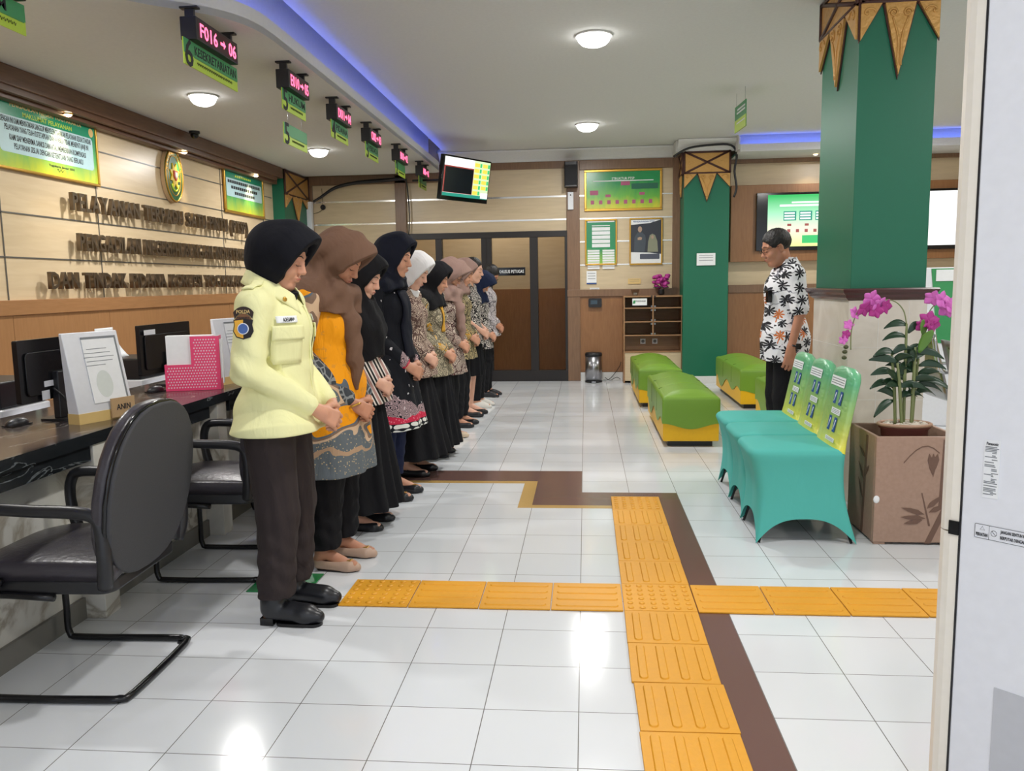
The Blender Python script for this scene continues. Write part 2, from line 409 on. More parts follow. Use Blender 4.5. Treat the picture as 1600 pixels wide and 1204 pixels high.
# ------------------------------------------------------------------ cloth patterns (fixed to the cloth)
def batik(name, bg, fg, ac, sc_=26, ring=30, thr=.2, acc=.56, dots=True):
    t = NT(name); v = t.obj(); d = t.noise(v, 7, 2); vv = t.node('ShaderNodeVectorMath', operation='ADD'); t.link(v, vv.inputs[0])
    nz = t.node('ShaderNodeTexNoise'); nz.inputs['Scale'].default_value = 9; t.link(v, nz.inputs['Vector'])
    sc1 = t.node('ShaderNodeVectorMath', operation='SCALE'); sc1.inputs['Scale'].default_value = .05; t.link(nz.outputs['Color'], sc1.inputs[0]); t.link(sc1.outputs[0], vv.inputs[1])
    v = vv.outputs[0]
    dd = t.vor(v, sc_, 'F1'); rr_ = t.math('GREATER_THAN', t.math('SINE', t.math('MULTIPLY', dd, ring)), thr)
    c = t.mix(rr_, bg, fg)
    patch = t.math('GREATER_THAN', t.noise(v, 6, 2, 1.2), acc); c = t.mix(t.math('MULTIPLY', patch, t.math('SUBTRACT', 1, rr_)), c, ac)
    e = t.vor(v, sc_*.45, 'DISTANCE_TO_EDGE'); c = t.mix(t.math('LESS_THAN', e, .035), c, bg)
    if dots: c = t.mix(t.math('LESS_THAN', t.vor(v, sc_*3.2, 'F1'), .2), c, fg)
    t.col(c); t.set(.8, 0, .25); t.bump(t.noise(t.obj((8, 8, 2)), 1.6, 3, .8), .4, .03); M[name] = t.m
def patterns():
    M['jacket'] = cloth('pale yellow twill', rgb(236, 234, 178), .35)
    M['trouser'] = cloth('dark brown trouser', rgb(52, 44, 44), .5)
    M['kblack'] = cloth('black cloth', rgb(19, 19, 23), .5)
    M['kblack2'] = cloth('black scarf jersey', rgb(14, 15, 23), .4)
    M['knavy'] = cloth('navy scarf', rgb(16, 19, 33), .4)
    M['knavy2'] = cloth('blue navy scarf', rgb(30, 40, 68), .4)
    M['kbrown'] = cloth('brown scarf', rgb(112, 84, 68), .5)
    M['kmauve'] = cloth('dusty brown scarf', rgb(152, 124, 114), .5)
    M['kwhite'] = cloth('white scarf', rgb(226, 224, 224), .4)
    M['bluetr'] = cloth('navy trouser', rgb(32, 38, 66), .5)
    M['shoeb'] = plain('black shoe leather', rgb(26, 27, 32), .35)
    M['shoen'] = plain('taupe shoe leather', rgb(188, 158, 138), .45)
    M['shoec'] = plain('beige shoe', rgb(206, 186, 160), .45)
    M['shoew'] = plain('white sneaker', rgb(226, 222, 214), .5)
    batik('batik brown', rgb(96, 72, 66), rgb(196, 176, 158), rgb(58, 38, 40), 22, 34, .25)
    batik('batik gold', rgb(108, 100, 84), rgb(190, 178, 150), rgb(206, 152, 50), 20, 30, .3)
    batik('batik rose', rgb(74, 46, 46), rgb(206, 190, 174), rgb(120, 70, 66), 24, 36, .1)
    batik('batik olive', rgb(84, 76, 58), rgb(190, 172, 128), rgb(204, 150, 56), 20, 28, .2)
    batik('batik black white', rgb(24, 22, 26), rgb(222, 214, 206), rgb(60, 44, 44), 22, 26, .35)
    batik('batik pale', rgb(66, 62, 70), rgb(216, 208, 208), rgb(150, 140, 146), 30, 36, -.1)
    # orange tunic flowing into grey below and on the sleeve
    for nm, z0 in (('orange tunic', .80), ('orange sleeve', 9)):
        t = NT(nm); v = t.obj(); s = t.sep(v)
        n = t.noise(v, 3.2, 2, .6); n2 = t.noise(v, 30, 2)
        h = t.math('ADD', t.math('MULTIPLY', t.math('SUBTRACT', s[2], z0 if z0 < 5 else 1.27), 2.2 if z0 < 5 else 2.2), t.math('MULTIPLY', t.math('SUBTRACT', n, .5), 3.2 if z0 < 5 else 3.6))
        h = t.math('MULTIPLY_ADD', h, .5, .5)
        org = t.mix(t.math('GREATER_THAN', n2, .62), rgb(240, 156, 10), rgb(222, 148, 40))
        grey = t.mix(t.math('LESS_THAN', t.vor(v, 70, 'F1'), .22), rgb(98, 106, 112), rgb(196, 176, 136))
        if z0 > 5: grey = t.mix(t.math('LESS_THAN', t.vor(t.obj((1, 1, .8), (0, .7, .7)), 26, 'DISTANCE_TO_EDGE'), .07), rgb(62, 66, 72), rgb(136, 140, 142))
        m1 = t.ramp(h, [(0, (1, 1, 1, 1)), (.5, (0, 0, 0, 1))], 'CONSTANT')
        c = t.mix(m1, org, grey)
        band = t.ramp(h, [(0, (0, 0, 0, 1)), (.40, (1, 1, 1, 1)), (.44, (0, 0, 0, 1))], 'CONSTANT'); c = t.mix(band, c, rgb(206, 176, 146))
        band = t.ramp(h, [(0, (0, 0, 0, 1)), (.44, (1, 1, 1, 1)), (.47, (0, 0, 0, 1))], 'CONSTANT'); c = t.mix(band, c, rgb(128, 104, 88))
        band = t.ramp(h, [(0, (0, 0, 0, 1)), (.47, (1, 1, 1, 1)), (.5, (0, 0, 0, 1))], 'CONSTANT'); c = t.mix(band, c, rgb(92, 102, 112))
        band = t.ramp(h, [(0, (0, 0, 0, 1)), (.25, (1, 1, 1, 1)), (.29, (0, 0, 0, 1))], 'CONSTANT'); c = t.mix(band, c, rgb(176, 146, 118))
        t.col(c); t.set(.75, 0, .3); t.bump(t.noise(t.obj((9, 9, 2.5)), 1.6, 3, .8), .5, .03); M[nm] = t.m
    # diagonal black, white and pink stripes
    t = NT('striped shirt'); v = t.obj(); s = t.sep(v); u = t.math('ADD', t.math('MULTIPLY', s[0], .9), t.math('MULTIPLY', s[2], .45)); u = t.math('ADD', u, t.math('MULTIPLY', s[1], .4))
    a = t.math('GREATER_THAN', t.math('SINE', t.math('MULTIPLY', u, 330)), .15); b = t.math('GREATER_THAN', t.math('SINE', t.math('MULTIPLY', u, 110)), .72)
    c = t.mix(a, rgb(26, 24, 26), rgb(226, 216, 208)); c = t.mix(b, c, rgb(178, 138, 130)); t.col(c); t.set(.7, 0, .3); t.bump(t.noise(t.obj((9, 9, 2.5)), 1.6, 3, .8), .4, .03); M['striped shirt'] = t.m
    # black floral tunic: sprigs, pink blooms, red band, white ovals at the hem
    def floral(nm, hz):
        t = NT(nm); v = t.obj(); s = t.sep(v); n = t.noise(v, 9, 2)
        nz = t.node('ShaderNodeTexNoise'); nz.inputs['Scale'].default_value = 14; t.link(v, nz.inputs['Vector']); s1 = t.node('ShaderNodeVectorMath', operation='SCALE'); s1.inputs['Scale'].default_value = .09; t.link(nz.outputs['Color'], s1.inputs[0]); wv = t.node('ShaderNodeVectorMath', operation='ADD'); t.link(v, wv.inputs[0]); t.link(s1.outputs[0], wv.inputs[1]); wv = wv.outputs[0]
        if hz is None:     # sleeve: measured from the wrist
            d = t.node('ShaderNodeVectorMath', operation='DISTANCE'); t.link(v, d.inputs[0]); d.inputs[1].default_value = (.16, -.06, .80); dist = t.math('SUBTRACT', d.outputs['Value'], .02)
        else: dist = t.math('SUBTRACT', s[2], hz)
        hh = t.math('ADD', dist, t.math('MULTIPLY', t.math('SUBTRACT', n, .5), .09))
        blk = rgb(20, 22, 30); sp = t.math('LESS_THAN', t.vor(wv, 13, 'F1', rnd=.5), .12)
        c = t.mix(sp, blk, rgb(210, 206, 210))
        fl = t.math('MULTIPLY', t.math('GREATER_THAN', t.math('SINE', t.math('MULTIPLY', t.vor(wv, 24, 'F1'), 40)), -.15), t.math('LESS_THAN', t.math('ADD', hh, t.math('MULTIPLY', t.math('SUBTRACT', t.noise(v, 4, 1), .5), .5)), .23 if hz else .15))
        c = t.mix(fl, c, rgb(196, 168, 172))
        red = t.mix(t.math('LESS_THAN', t.vor(v, 60, 'F1'), .3), rgb(206, 44, 76), rgb(228, 120, 140))
        c = t.mix(t.math('LESS_THAN', hh, .10 if hz else .075), c, red)
        if hz is None:
            ov = t.math('LESS_THAN', t.vor(v, 42, 'F1', rnd=.2), .4)
        else:
            fu = t.math('SUBTRACT', t.math('FRACT', t.math('MULTIPLY', t.math('SUBTRACT', s[0], t.math('MULTIPLY', s[1], .8)), 1/.032)), .5); fw = t.math('SUBTRACT', t.math('FRACT', t.math('MULTIPLY', dist, 1/.0325)), .5)
            ov = t.math('LESS_THAN', t.math('ADD', t.math('MULTIPLY', fu, fu), t.math('MULTIPLY', fw, fw)), .16)
        c = t.mix(t.math('LESS_THAN', dist, .065 if hz else .04), c, t.mix(ov, blk, rgb(232, 232, 226)))
        t.col(c); t.set(.8, 0, .25); t.bump(t.noise(t.obj((9, 9, 2.5)), 1.6, 3, .8), .4, .03); M[nm] = t.m
    floral('floral tunic', .445); floral('floral sleeve', None)
    # white shirt with black palms and a little orange
    t = NT('palm print shirt'); v = t.obj((1, .45, 1)); sc2 = 12
    n = t.node('ShaderNodeTexVoronoi', feature='F1'); n.inputs['Scale'].default_value = sc2; n.inputs['Randomness'].default_value = .75; t.link(v, n.inputs['Vector'])
    df = t.node('ShaderNodeVectorMath', operation='SUBTRACT'); t.link(v, df.inputs[0]); t.link(n.outputs['Position'], df.inputs[1]); s = t.sep(df.outputs[0])
    ang = t.math('ARCTAN2', s[2], s[0]); rad = t.math('SQRT', t.math('ADD', t.math('MULTIPLY', s[0], s[0]), t.math('MULTIPLY', s[2], s[2])))
    star = t.math('ABSOLUTE', t.math('COSINE', t.math('ADD', t.math('MULTIPLY', ang, 4), t.math('MULTIPLY', t.noise(v, 12, 2), 5))))
    lim = t.math('MULTIPLY_ADD', star, .031, .007); pm = t.math('LESS_THAN', rad, lim)
    trunk = t.math('MULTIPLY', t.math('LESS_THAN', t.math('ABSOLUTE', t.math('ADD', s[0], t.math('MULTIPLY', s[2], .3))), .0035), t.math('MULTIPLY', t.math('LESS_THAN', s[2], 0), t.math('GREATER_THAN', s[2], -.06)))
    pm = t.math('MAXIMUM', pm, trunk)
    cl = t.node('ShaderNodeSeparateColor'); t.link(n.outputs['Color'], cl.inputs[0])
    ink = t.mix(t.math('GREATER_THAN', cl.outputs[0], .88), rgb(34, 34, 40), rgb(206, 116, 62))
    wv = t.math('GREATER_THAN', t.math('SINE', t.math('MULTIPLY_ADD', t.sep(t.obj())[2], 60, t.math('MULTIPLY', t.noise(v, 9, 3), 14))), .965)
    c = t.mix(wv, rgb(236, 236, 240), rgb(120, 120, 130)); c = t.mix(pm, c, ink); t.col(c); t.set(.7, 0, .3); t.bump(t.noise(t.obj((9, 9, 2.5)), 1.6, 3, .8), .45, .03); M['palm print shirt'] = t.m
patterns()
# ------------------------------------------------------------------ people
HC = np.array((.045, 0, 1.463)); HC0 = HC.copy()
def hand(g, w, d, up, side, curl=(30, 45, 35), s=1.0, thumb=25, k=.005):
    """w wrist, d finger direction, up back-of-hand normal, side +1/-1 which side the thumb leaves from"""
    d = Vector(d).normalized(); up = Vector(up); up = (up-d*up.dot(d)).normalized(); y = up.cross(d)*side; w = Vector(w)
    P = lambda a, b, c: tuple(w+d*a*s+y*b*s+up*c*s)
    for b in (-.027, -.009, .009, .027): g.cap(P(.0, b*.62, 0), P(.078-abs(b-.004)*.15, b*1.02, .002), .0135*s, .0115*s, k=.012)
    g.cap(P(-.03, 0, 0), P(.02, 0, 0), .0235*s, .022*s, k=.012)
    ln = ((-.031, .054), (-.0105, .07), (.0095, .076), (.029, .066))
    for i, (b, L) in enumerate(ln):
        a = 0; q = Vector((.08-abs(b)*.12, b, .002)); r = .0092
        for j, fr in enumerate((.45, .31, .24)):
            a += R_(curl[j]*(1.08-.05*i)); q2 = q+Vector((math.cos(a)*L*fr, b*.02, -math.sin(a)*L*fr))
            g.cap(P(*q), P(*q2), r*s, (r-.0011)*s, k=.003); r -= .0009; q = q2
    q = Vector((.018, .026, -.006)); a = R_(thumb)
    for j, (L, r) in enumerate(((.036, .0135), (.032, .0108), (.024, .0092))):
        dd = Vector((math.cos(a*(.9-.28*j)), math.sin(a*(1.6-.5*j)), -.30-.14*j)).normalized(); q2 = q+dd*L
        g.cap(P(*q), P(*q2), r*s, (r-.0012)*s, k=.006); q = q2
def face_part(par, B, V, name, mat, pts, r, sc):
    """a strip laid on the face surface: pts (y,z) in head space"""
    H = (V/sc-HC) @ B; out = []
    for y, z in pts:
        m = (np.abs(H[:, 1]-y) < .006) & (np.abs(H[:, 2]-z) < .006) & (H[:, 0] > .02)
        x = H[m][:, 0].max() if m.any() else .08
        out.append(tuple((HC+B @ np.array((x, y, z)))*sc))
    MB().tube(out, [q*sc for q in r], 6, sub=3).build(name, mat, par)
def person(label, x, y, s, yaw=0, bow=22, h=.005, top='kblack', hem=.80, bottom='skirt', bmat='kblack', bhem=.10, hood=None, hoodmat='kblack2', drape='shawl', dz=1.16,
           skin='skin', sleeve=None, fat=0., feet='flat', fmat='shoeb', fy=.10, arms='clasp', gender='f', visor=0., flare=.02, short=False, hairy=False, group=None, toe=0, name='person', handz=0, hx=0., ex=0., wx=0.):
    HC[:] = HC0+np.array((hx, 0, 0))
    par = thing('person', label, 'person', (x, y, 0), yaw, group)
    B = rotm(R_(bow)); hp = lambda p: tuple(HC+B @ np.array(p, float))
    S = {-1: (-.035, -.16-fat*.3, 1.28), 1: (-.035, .16+fat*.3, 1.28)}
    if arms == 'clasp':
        E = {-1: (-.075+ex, -.215-fat*.5, 1.045), 1: (-.075+ex, .215+fat*.5, 1.045)}; W = {-1: (.115+wx, -.075, .875+handz), 1: (.12+wx, .085, .875+handz)}
    else:
        E = {-1: (-.075, -.225, 1.03), 1: (-.06, .225, 1.03)}; W = {-1: (-.03, -.245, .80), 1: (-.0, .235, .80)}
    hips = {q: (-.04, q*.085, .85) for q in (-1, 1)}; knee = {q: (-.015, q*(fy*.9), .46) for q in (-1, 1)}; ank = {q: (-.05, q*fy, .085) for q in (-1, 1)}
    # ---- body, one skin
    g = Sdf((-.22, -.33, .0), (.34, .33, 1.66), h/s)
    bare_leg = bottom == 'knee'
    for q in (-1, 1):
        g.cap(hips[q], knee[q], .075, .052, k=.03); g.cap(knee[q], ank[q], .050, .033, k=.02); g.cap(ank[q], (-.068, q*fy, .045), .032, .03); g.cap(ank[q], (.05, q*fy, .045), .03, .025); g.cap((.03, q*fy, .04), (.11, q*(fy+.004), .03), .026, .022)
        g.cap((-.04, q*.05, 1.30), S[q], .052, .045, k=.03); g.cap(S[q], E[q], .044, .034, k=.02); g.cap(E[q], W[q], .034, .0235, k=.012)
    g.ell((-.04, 0, .88), (.10, .14, .12), k=.05).ell((-.03, 0, 1.03), (.085, .115, .15), k=.05).ell((-.03, 0, 1.2), (.095, .13, .15), k=.05)
    g.cap((-.04, 0, 1.29), hp((-.03, 0, -.05)), .052, .048, k=.03)
    # head
    g.ell(hp((-.012, 0, .035)), (.092, .074, .083), B, k=.02).ell(hp((.022, 0, -.035)), (.058, .057, .083), B, k=.03)
    g.ell(hp((.056, 0, -.094)), (.024, .026, .019), B, k=.02)
    for q in (-1, 1):
        g.cap(hp((-.01, q*.05, -.05)), hp((.045, q*.022, -.098)), .016, .014, k=.03)
        g.ell(hp((.052, q*.036, -.035)), (.026, .022, .026), B, k=.02)
        g.ell(hp((.094, q*.031, .006)), (.018, .021, .013), B, k=.014, op='-')
        g.ell(hp((.065, q*.031, .004)), (.0165, .017, .013), B, k=.004)
        g.cap(hp((.077, q*.012, .028)), hp((.062, q*.05, .026)), .009, .007, k=.012)
        g.ell(hp((-.012, q*.075, -.004)), (.018, .009, .031), B, k=.006)
        g.ell(hp((-.008, q*.083, -.002)), (.009, .006, .018), B, k=.003, op='-')
        g.ell(hp((.088, q*.010, -.032)), (.009, .007, .007), B, k=.006)
    g.cap(hp((.078, 0, .02)), hp((.095, 0, -.022)), .0075, .011, k=.012); g.ell(hp((.099, 0, -.027)), (.0115, .011, .010), B, k=.006)
    g.ell(hp((.082, 0, -.054)), (.011, .020, .0058), B, k=.012).ell(hp((.080, 0, -.067)), (.0115, .017, .0062), B, k=.012)
    g.cap(hp((.0945, -.014, -.0605)), hp((.0945, .014, -.0605)), .0014, k=.003, op='-')
    if arms == 'clasp':
        hs = 1.0; wz = W[-1]
        hand(g, (W[1][0]+.015, W[1][1]-.01, W[1][2]-.012), (.42, -.72, -.55), (.75, .55, .2), -1, (22, 34, 26), .97, 32)
        hand(g, (W[-1][0]+.018, W[-1][1]+.004, W[-1][2]-.012), (.62, .55, -.5), (.55, -.72, .40), 1, (38, 52, 34), 1.0, 34)
    else:
        for q in (-1, 1): hand(g, (W[q][0], W[q][1], W[q][2]-.02), (.10, 0, -1), (0.1, q, 0), q, (26, 38, 30), 1.06, 22)
    body = g.mesh('body', skin, par, s); V = ob_v['body']
    face_part(par, B, V, 'lips', 'lips', [(-.021, -.060), (-.010, -.057), (0, -.058), (.010, -.057), (.021, -.060)], [.0008, .0024, .0027, .0024, .0008], s)
    for q in (-1, 1):
        face_part(par, B, V, 'eyebrow', 'lash', [(q*.014, .027), (q*.03, .033), (q*.049, .027)], [.0018, .0026, .0012], s)
        face_part(par, B, V, 'eyelashes', 'lash', [(q*.016, -.003), (q*.031, -.0075), (q*.046, -.002)], [.0009, .0018, .001], s)
    # ---- trousers or skirt
    hx = .0
    g = Sdf((-.30, -.34, .02), (.32, .34, 1.05), h*1.15/s); f = fat
    g.ell((-.045, 0, .88), (.125+f*.5, .165+f*.5, .14), k=.04)
    if bottom == 'trouser':
        for q in (-1, 1):
            g.cap(hips[q], knee[q], .10+f*.4, .082+f*.2, k=.03); g.cap(knee[q], (ank[q][0]+.012, ank[q][1], bhem), .080+f*.2, .072+f*.15, k=.02)
        g.fold(lambda X, Y, Z: .0035*np.sin(Z*70+X*30+np.sin(Y*40)*1.5)*(1/(1+np.exp((Z-.35)*30)))+.002*np.sin((X+Y)*90+Z*12))
    elif bottom == 'slim':
        for q in (-1, 1):
            g.cap(hips[q], knee[q], .085, .066, k=.03); g.cap(knee[q], (ank[q][0]+.01, ank[q][1], bhem), .064, .052, k=.015)
        g.fold(lambda X, Y, Z: .002*np.sin(Z*90+X*30)+.0015*np.sin((X+Y)*90+Z*12))
    else:
        rb = .17+flare*3 if bottom == 'skirt' else .15
        g.ell((-.03, 0, .83), (.13, .165, .16), k=.03)
        for yy in (-.05, 0, .05): g.cap((-.03, yy*.8, .86), (-.0, yy*1.4, bhem), .115, rb-.03, k=.03)
        g.fold(lambda X, Y, Z: (.009+.012*np.clip(.8-Z, 0, 1))*np.sin(np.arctan2(Y, X+.02)*13+1.2*np.sin(Z*5)))
    g.half((0, 0, bhem), (0, 0, -1), k=.006); g.half((0, 0, 1.0), (0, 0, 1))
    if bottom == 'knee': pass
    g.mesh('trousers' if bottom in ('trouser', 'slim') else 'skirt', bmat, par, s)
    # ---- upper garment
    f = fat; g = Sdf((-.30, -.36, min(hem-.03, .8)), (.34, .36, 1.45), h/s)
    g.ell((-.030, 0, 1.17), (.118+f*.6, .155+f*.3, .17), k=.03).ell((-.015, 0, 1.0), (.120+f, .152+f, .17), k=.05).ell((-.03, 0, .86), (.135+f, .175+f*.8, .16), k=.05)
    if gender == 'f':
        for q in (-1, 1): g.ell((.045+f*.4, q*.065, 1.155), (.062, .066, .07), k=.04)
    else: g.ell((.0, 0, 1.18), (.115, .15, .13), k=.04)
    g.cap((-.04, -.03, 1.335), (-.04, .03, 1.335), .07, k=.04)
    for q in (-1, 1): g.cap((-.045, q*.06, 1.305), S[q], .064, .058, k=.035)
    if hem < .8:
        for yy in (-.06, .06): g.cap((-.03, yy, .85), (-.02, yy*1.25, hem), .135+f, .15+f*.6+flare, k=.05)
    g.fold(lambda X, Y, Z: .0035*np.sin(Z*38+X*14+np.sin(Y*22)*1.2)*np.exp(-((Z-1.0)/.16)**2)+(.006*np.sin(np.arctan2(Y, X+.02)*9+Z*3)*np.clip(.95-Z, 0, .4)/.4 if hem < .8 else 0*X*Y*Z))
    g.half((0, 0, hem), (0, 0, -1), k=.006)
    g.ell(hp((-.02, 0, -.115)), (.07, .062, .05), B, k=.01, op='-')
    if sleeve is None:
        sl = g
    else: 
        g.mesh('shirt', top, par, s); sl = Sdf((-.30, -.36, .74), (.34, .36, 1.42), h/s)
    rs = .012 if gender == 'f' else .006
    for q in (-1, 1):
        e = np.array(E[q]); w_ = np.array(W[q]); S_ = np.array(S[q])
        if short:
            m_ = S_+(e-S_)*.86; sl.cap(S_, m_, .068, .062, k=.03); dn = (e-S_)/np.linalg.norm(e-S_)
            sl.half(m_, dn, k=.003) if False else None
        else:
            sl.cap(S_, e, .066+f*.3, .054+rs+f*.1, k=.03); wq = e+(w_-e)*.90
            sl.cap(e, wq, .053+rs, .036+rs*.9, k=.02)
    if not short: sl.fold(lambda X, Y, Z: .0055*np.sin(X*60+Z*55)*np.exp(-((Z-1.03)/.09)**2)*(np.abs(Y) > .13))
    if short:
        for q in (-1, 1):
            e = np.array(E[q]); S_ = np.array(S[q]); m_ = S_+(e-S_)*.86; sl.cap(m_+(e-m_)*.5+np.array((0, 0, -.04)), m_+np.array((0, 0, -.075)), .072, .072, k=.003, op='-') if False else None
    if sleeve is None: g.mesh('shirt' if gender != 'j' else 'jacket', top, par, s)
    else: sl.mesh('sleeves', sleeve, par, s)
    # ---- head covering or hair
    if hood:
        vx = visor
        g = Sdf((-.24, -.26, (.82 if drape == 'wrap' else min(dz, 1.2)-.06)), (.34, .26, 1.70), h/s)
        g.ell(hp((.008+vx*.5, 0, .018)), (.143+vx, .102, .138), B, k=.02).ell(hp((-.07, 0, -.004)), (.07, .086, .10), B, k=.05)
        g.cap(hp((-.01, 0, -.06)), (-.045, 0, 1.34), .078, .076, k=.04); g.cap(hp((.02, 0, -.10)), (.0, 0, 1.31), .06, .066, k=.03)
        # open front, cut on a slant from brow to jaw
        x0 = .028+vx*.25; n_ = B @ np.array((1, 0, -.37-vx*2.2)); 
        sl_, X, Y, Z = g.reg(g.lo, g.lo+g.n*g.h); p0 = np.array(hp((x0, 0, -.10))); nn = n_/np.linalg.norm(n_)
        dpl = (X-p0[0])*nn[0]+(Y-p0[1])*nn[1]+(Z-p0[2])*nn[2]
        cz = np.array(hp((0, 0, -.112))); upv = B @ np.array((0, 0, 1.)); dup = (X-cz[0])*upv[0]+(Y-cz[1])*upv[1]+(Z-cz[2])*upv[2]
        rem = np.maximum(-dpl, -dup); kk = .012; hh = np.maximum(kk-np.abs(-dpl+dup), 0)/kk
        g.g = np.maximum(g.g, -rem).astype(np.float32)
        g.ell(hp((.058+vx*.5, 0, -.004)), (.098+vx*.8, .066, .108), B, k=.008, op='-')
        if drape == 'shawl' or drape == 'long' or drape == 'wrap':
            d2 = g.twin()
            d2.ell((-.04, 0, 1.25), (.150+f*.5, .19+f*.2, .155), k=.03).cap((-.045, -.14, 1.30), (-.045, .14, 1.30), .088, k=.04)
            for q in (-1, 1): d2.ell((.048, q*.06, 1.16), (.083, .083, .085), k=.04)
            if drape == 'long': d2.cap((-.01, 0, 1.15), (.0, 0, .98), .16, .14, k=.05); d2.ell((-.03, 0, 1.05), (.142, .19, .2), k=.05)
            d2.cap((-.04, 0, 1.33), hp((-.02, 0, -.09)), .10, .08, k=.05)
            if drape == 'wrap': d2.cap(hp((-.06, 0, -.02)), (-.10, 0, 1.27), .08, .09, k=.05)
            d2.half((.0, 0, dz), (.45 if drape != 'wrap' else -.1, 0, -1), k=.006)
            d2.fold(lambda X, Y, Z: .004*np.sin(np.arctan2(Y, X+.05)*10+Z*16))
            kk = .02; hh = np.maximum(kk-np.abs(g.g-d2.g), 0)/kk; g.g = (np.minimum(g.g, d2.g)-hh*hh*kk*.25).astype(np.float32)
            # keep the face opening clear of the drape
            g.ell(hp((.085, 0, -.01)), (.075, .058, .10), B, k=.01, op='-')
        if drape == 'wrap':
            for (a, b, ra, rb) in (((.06, -.03, 1.30), (.125, -.05, 1.17), .045, .045), ((.125, -.05, 1.17), (.14, -.055, 1.0), .043, .036), ((.14, -.055, 1.0), (.14, -.055, .87), .036, .014)):
                g.cap(a, b, ra, rb, k=.02)
            g.cap((.075, -.06, 1.315), (.085, .06, 1.30), .05, k=.03)
        g.fold(lambda X, Y, Z: (.0045 if drape == 'wrap' else .0024)*np.sin((X*34-Z*46+Y*30)*(1.15 if drape == 'wrap' else 1))+.0028*np.sin(X*75+Z*60)*np.exp(-((Z-1.37)/.05)**2))
        g.mesh('headscarf', hoodmat, par, s)
        if drape != 'tucked' or True:
            g = Sdf((-.15, -.12, 1.3), (.2, .12, 1.66), .005/s); g.ell(hp((-.004, 0, .035)), (.094, .078, .089), B); g.half(hp((.078, 0, .05)), tuple(B @ np.array((1, 0, -.5))), k=.004); g.mesh('underscarf', hoodmat, par, s)
    if hairy:
        g = Sdf((-.2, -.14, 1.28), (.24, .14, 1.70), .0045/s)
        g.ell(hp((-.016, 0, .045)), (.0975, .081, .090), B)
        if hairy == 'man': g.half(hp((.0, 0, -.03)), tuple(B @ np.array((.35, 0, -1))), k=.01)
        else: g.ell(hp((-.05, 0, -.04)), (.06, .07, .11), B, k=.03); g.cap(hp((-.07, 0, -.07)), hp((-.08, 0, -.15)), .04, .028, k=.03)
        g.ell(hp((.10, 0, -.015)), (.075, .09, .085), B, k=.01, op='-'); 
        for q in (-1, 1): g.ell(hp((.0, q*.085, -.02)), (.03, .02, .045), B, k=.01, op='-')
        g.fold(lambda X, Y, Z: .0018*np.sin(X*240+Z*90)*np.sin(Y*200+Z*60))
        g.mesh('hair', 'hair', par, s)
    # ---- shoes
    for q in (-1, 1):
        fx = toe if q == 1 else 0
        g = Sdf((-.14, q*fy-.06, -.002), (.20, q*fy+.06, .19), .0042/s); c = lambda a, b_, z: (a, q*(fy+b_), z)
        if feet == 'boot':
            g.cap(c(-.062, 0, .07), c(-.06, 0, .10), .040, .042).cap(c(-.055, 0, .06), c(.09, .0, .045), .042, .040, k=.02).cap(c(.08, .005, .04), c(.135, .004, .036), .036, .026, k=.02).cap(c(-.05, 0, .10), c(-.045, 0, .14), .044, .043, k=.02)
            g.half((0, 0, .012), (0, 0, -1), k=.002); g.half((0, 0, .16), (0, 0, 1), k=.002)
            sh = g.mesh('shoe', fmat, par, s)
            m = MB(); m.prism([(-.10, q*fy-.028), (-.045, q*fy-.03), (-.045, q*fy+.03), (-.10, q*fy+.028)], .03, TR((0, 0, 0))); m.prism(rr(.19, .072, .034, 5, .055, q*fy), .013, TR((0, 0, .0)))
            for v in range(len(m.v)): m.v[v] = tuple(a_*s for a_ in m.v[v])
            m.build('sole', 'blackg', sh)
        else:
            for dy in (-.012, .012): g.cap(c(-.062, dy*.6, .034), c(.09, dy*1.1, .026), .030, .028, k=.02)
            g.cap(c(.08, .002, .024), c(.125, .0, .020), .030, .020, k=.02); g.half((0, 0, .003), (0, 0, -1), k=.002)
            if feet == 'sneaker':
                g.ell(c(.0, 0, .045), (.085, .036, .04), k=.02); g.ell(c(-.055, 0, .095), (.03, .024, .03), k=.006, op='-')
            else:
                g.half((0, 0, .052), (0, 0, 1), k=.006); g.ell(c(.002, 0, .062), (.078, .029, .034), k=.004, op='-'); g.ell(c(-.02, 0, .075), (.06, .034, .032), k=.004, op='-')
            sh = g.mesh('shoe', fmat, par, s)
            m = MB(); m.prism(rr(.20, .062, .03, 5, .022, q*fy), .006)
            for v in range(len(m.v)): m.v[v] = tuple(a_*s for a_ in m.v[v])
            m.build('sole', 'blackg' if feet != 'sneaker' else 'white', sh)
            if feet == 'buckle': MB().box((.075*s, (q*fy-.016)*s, .044*s), (.10*s, (q*fy+.016)*s, .055*s)).build('buckle', 'gold', sh, bevel=.003)
            if feet == 'strap':
                for xx in (-.005, .03): MB().tube([((xx-.02)*s, (q*fy-.036)*s, .03*s), (xx*s, q*fy*s, .068*s if xx < .02 else .058*s), ((xx+.02)*s, (q*fy+.036)*s, .03*s)], .004*s, 6, sub=5).build('strap', 'shoeb', sh)
    return par, B, hp, V
# ------------------------------------------------------------------ lights of the room
def lamp_light(loc, e, size=.2, col=(1, .98, .95), parent=None, rot=None, shape='DISK', spread=None):
    l = bpy.data.lights.new('lamp_light', 'AREA'); l.shape = shape; l.size = size; l.energy = e; l.color = col
    if spread: l.spread = spread
    o = bpy.data.objects.new('lamp_light', l); C.objects.link(o); o.location = loc
    if rot: o.rotation_euler = rot
    if parent: o.parent = parent
    return o
ZC = 3.10; YW = 11.15; XL = -3.95
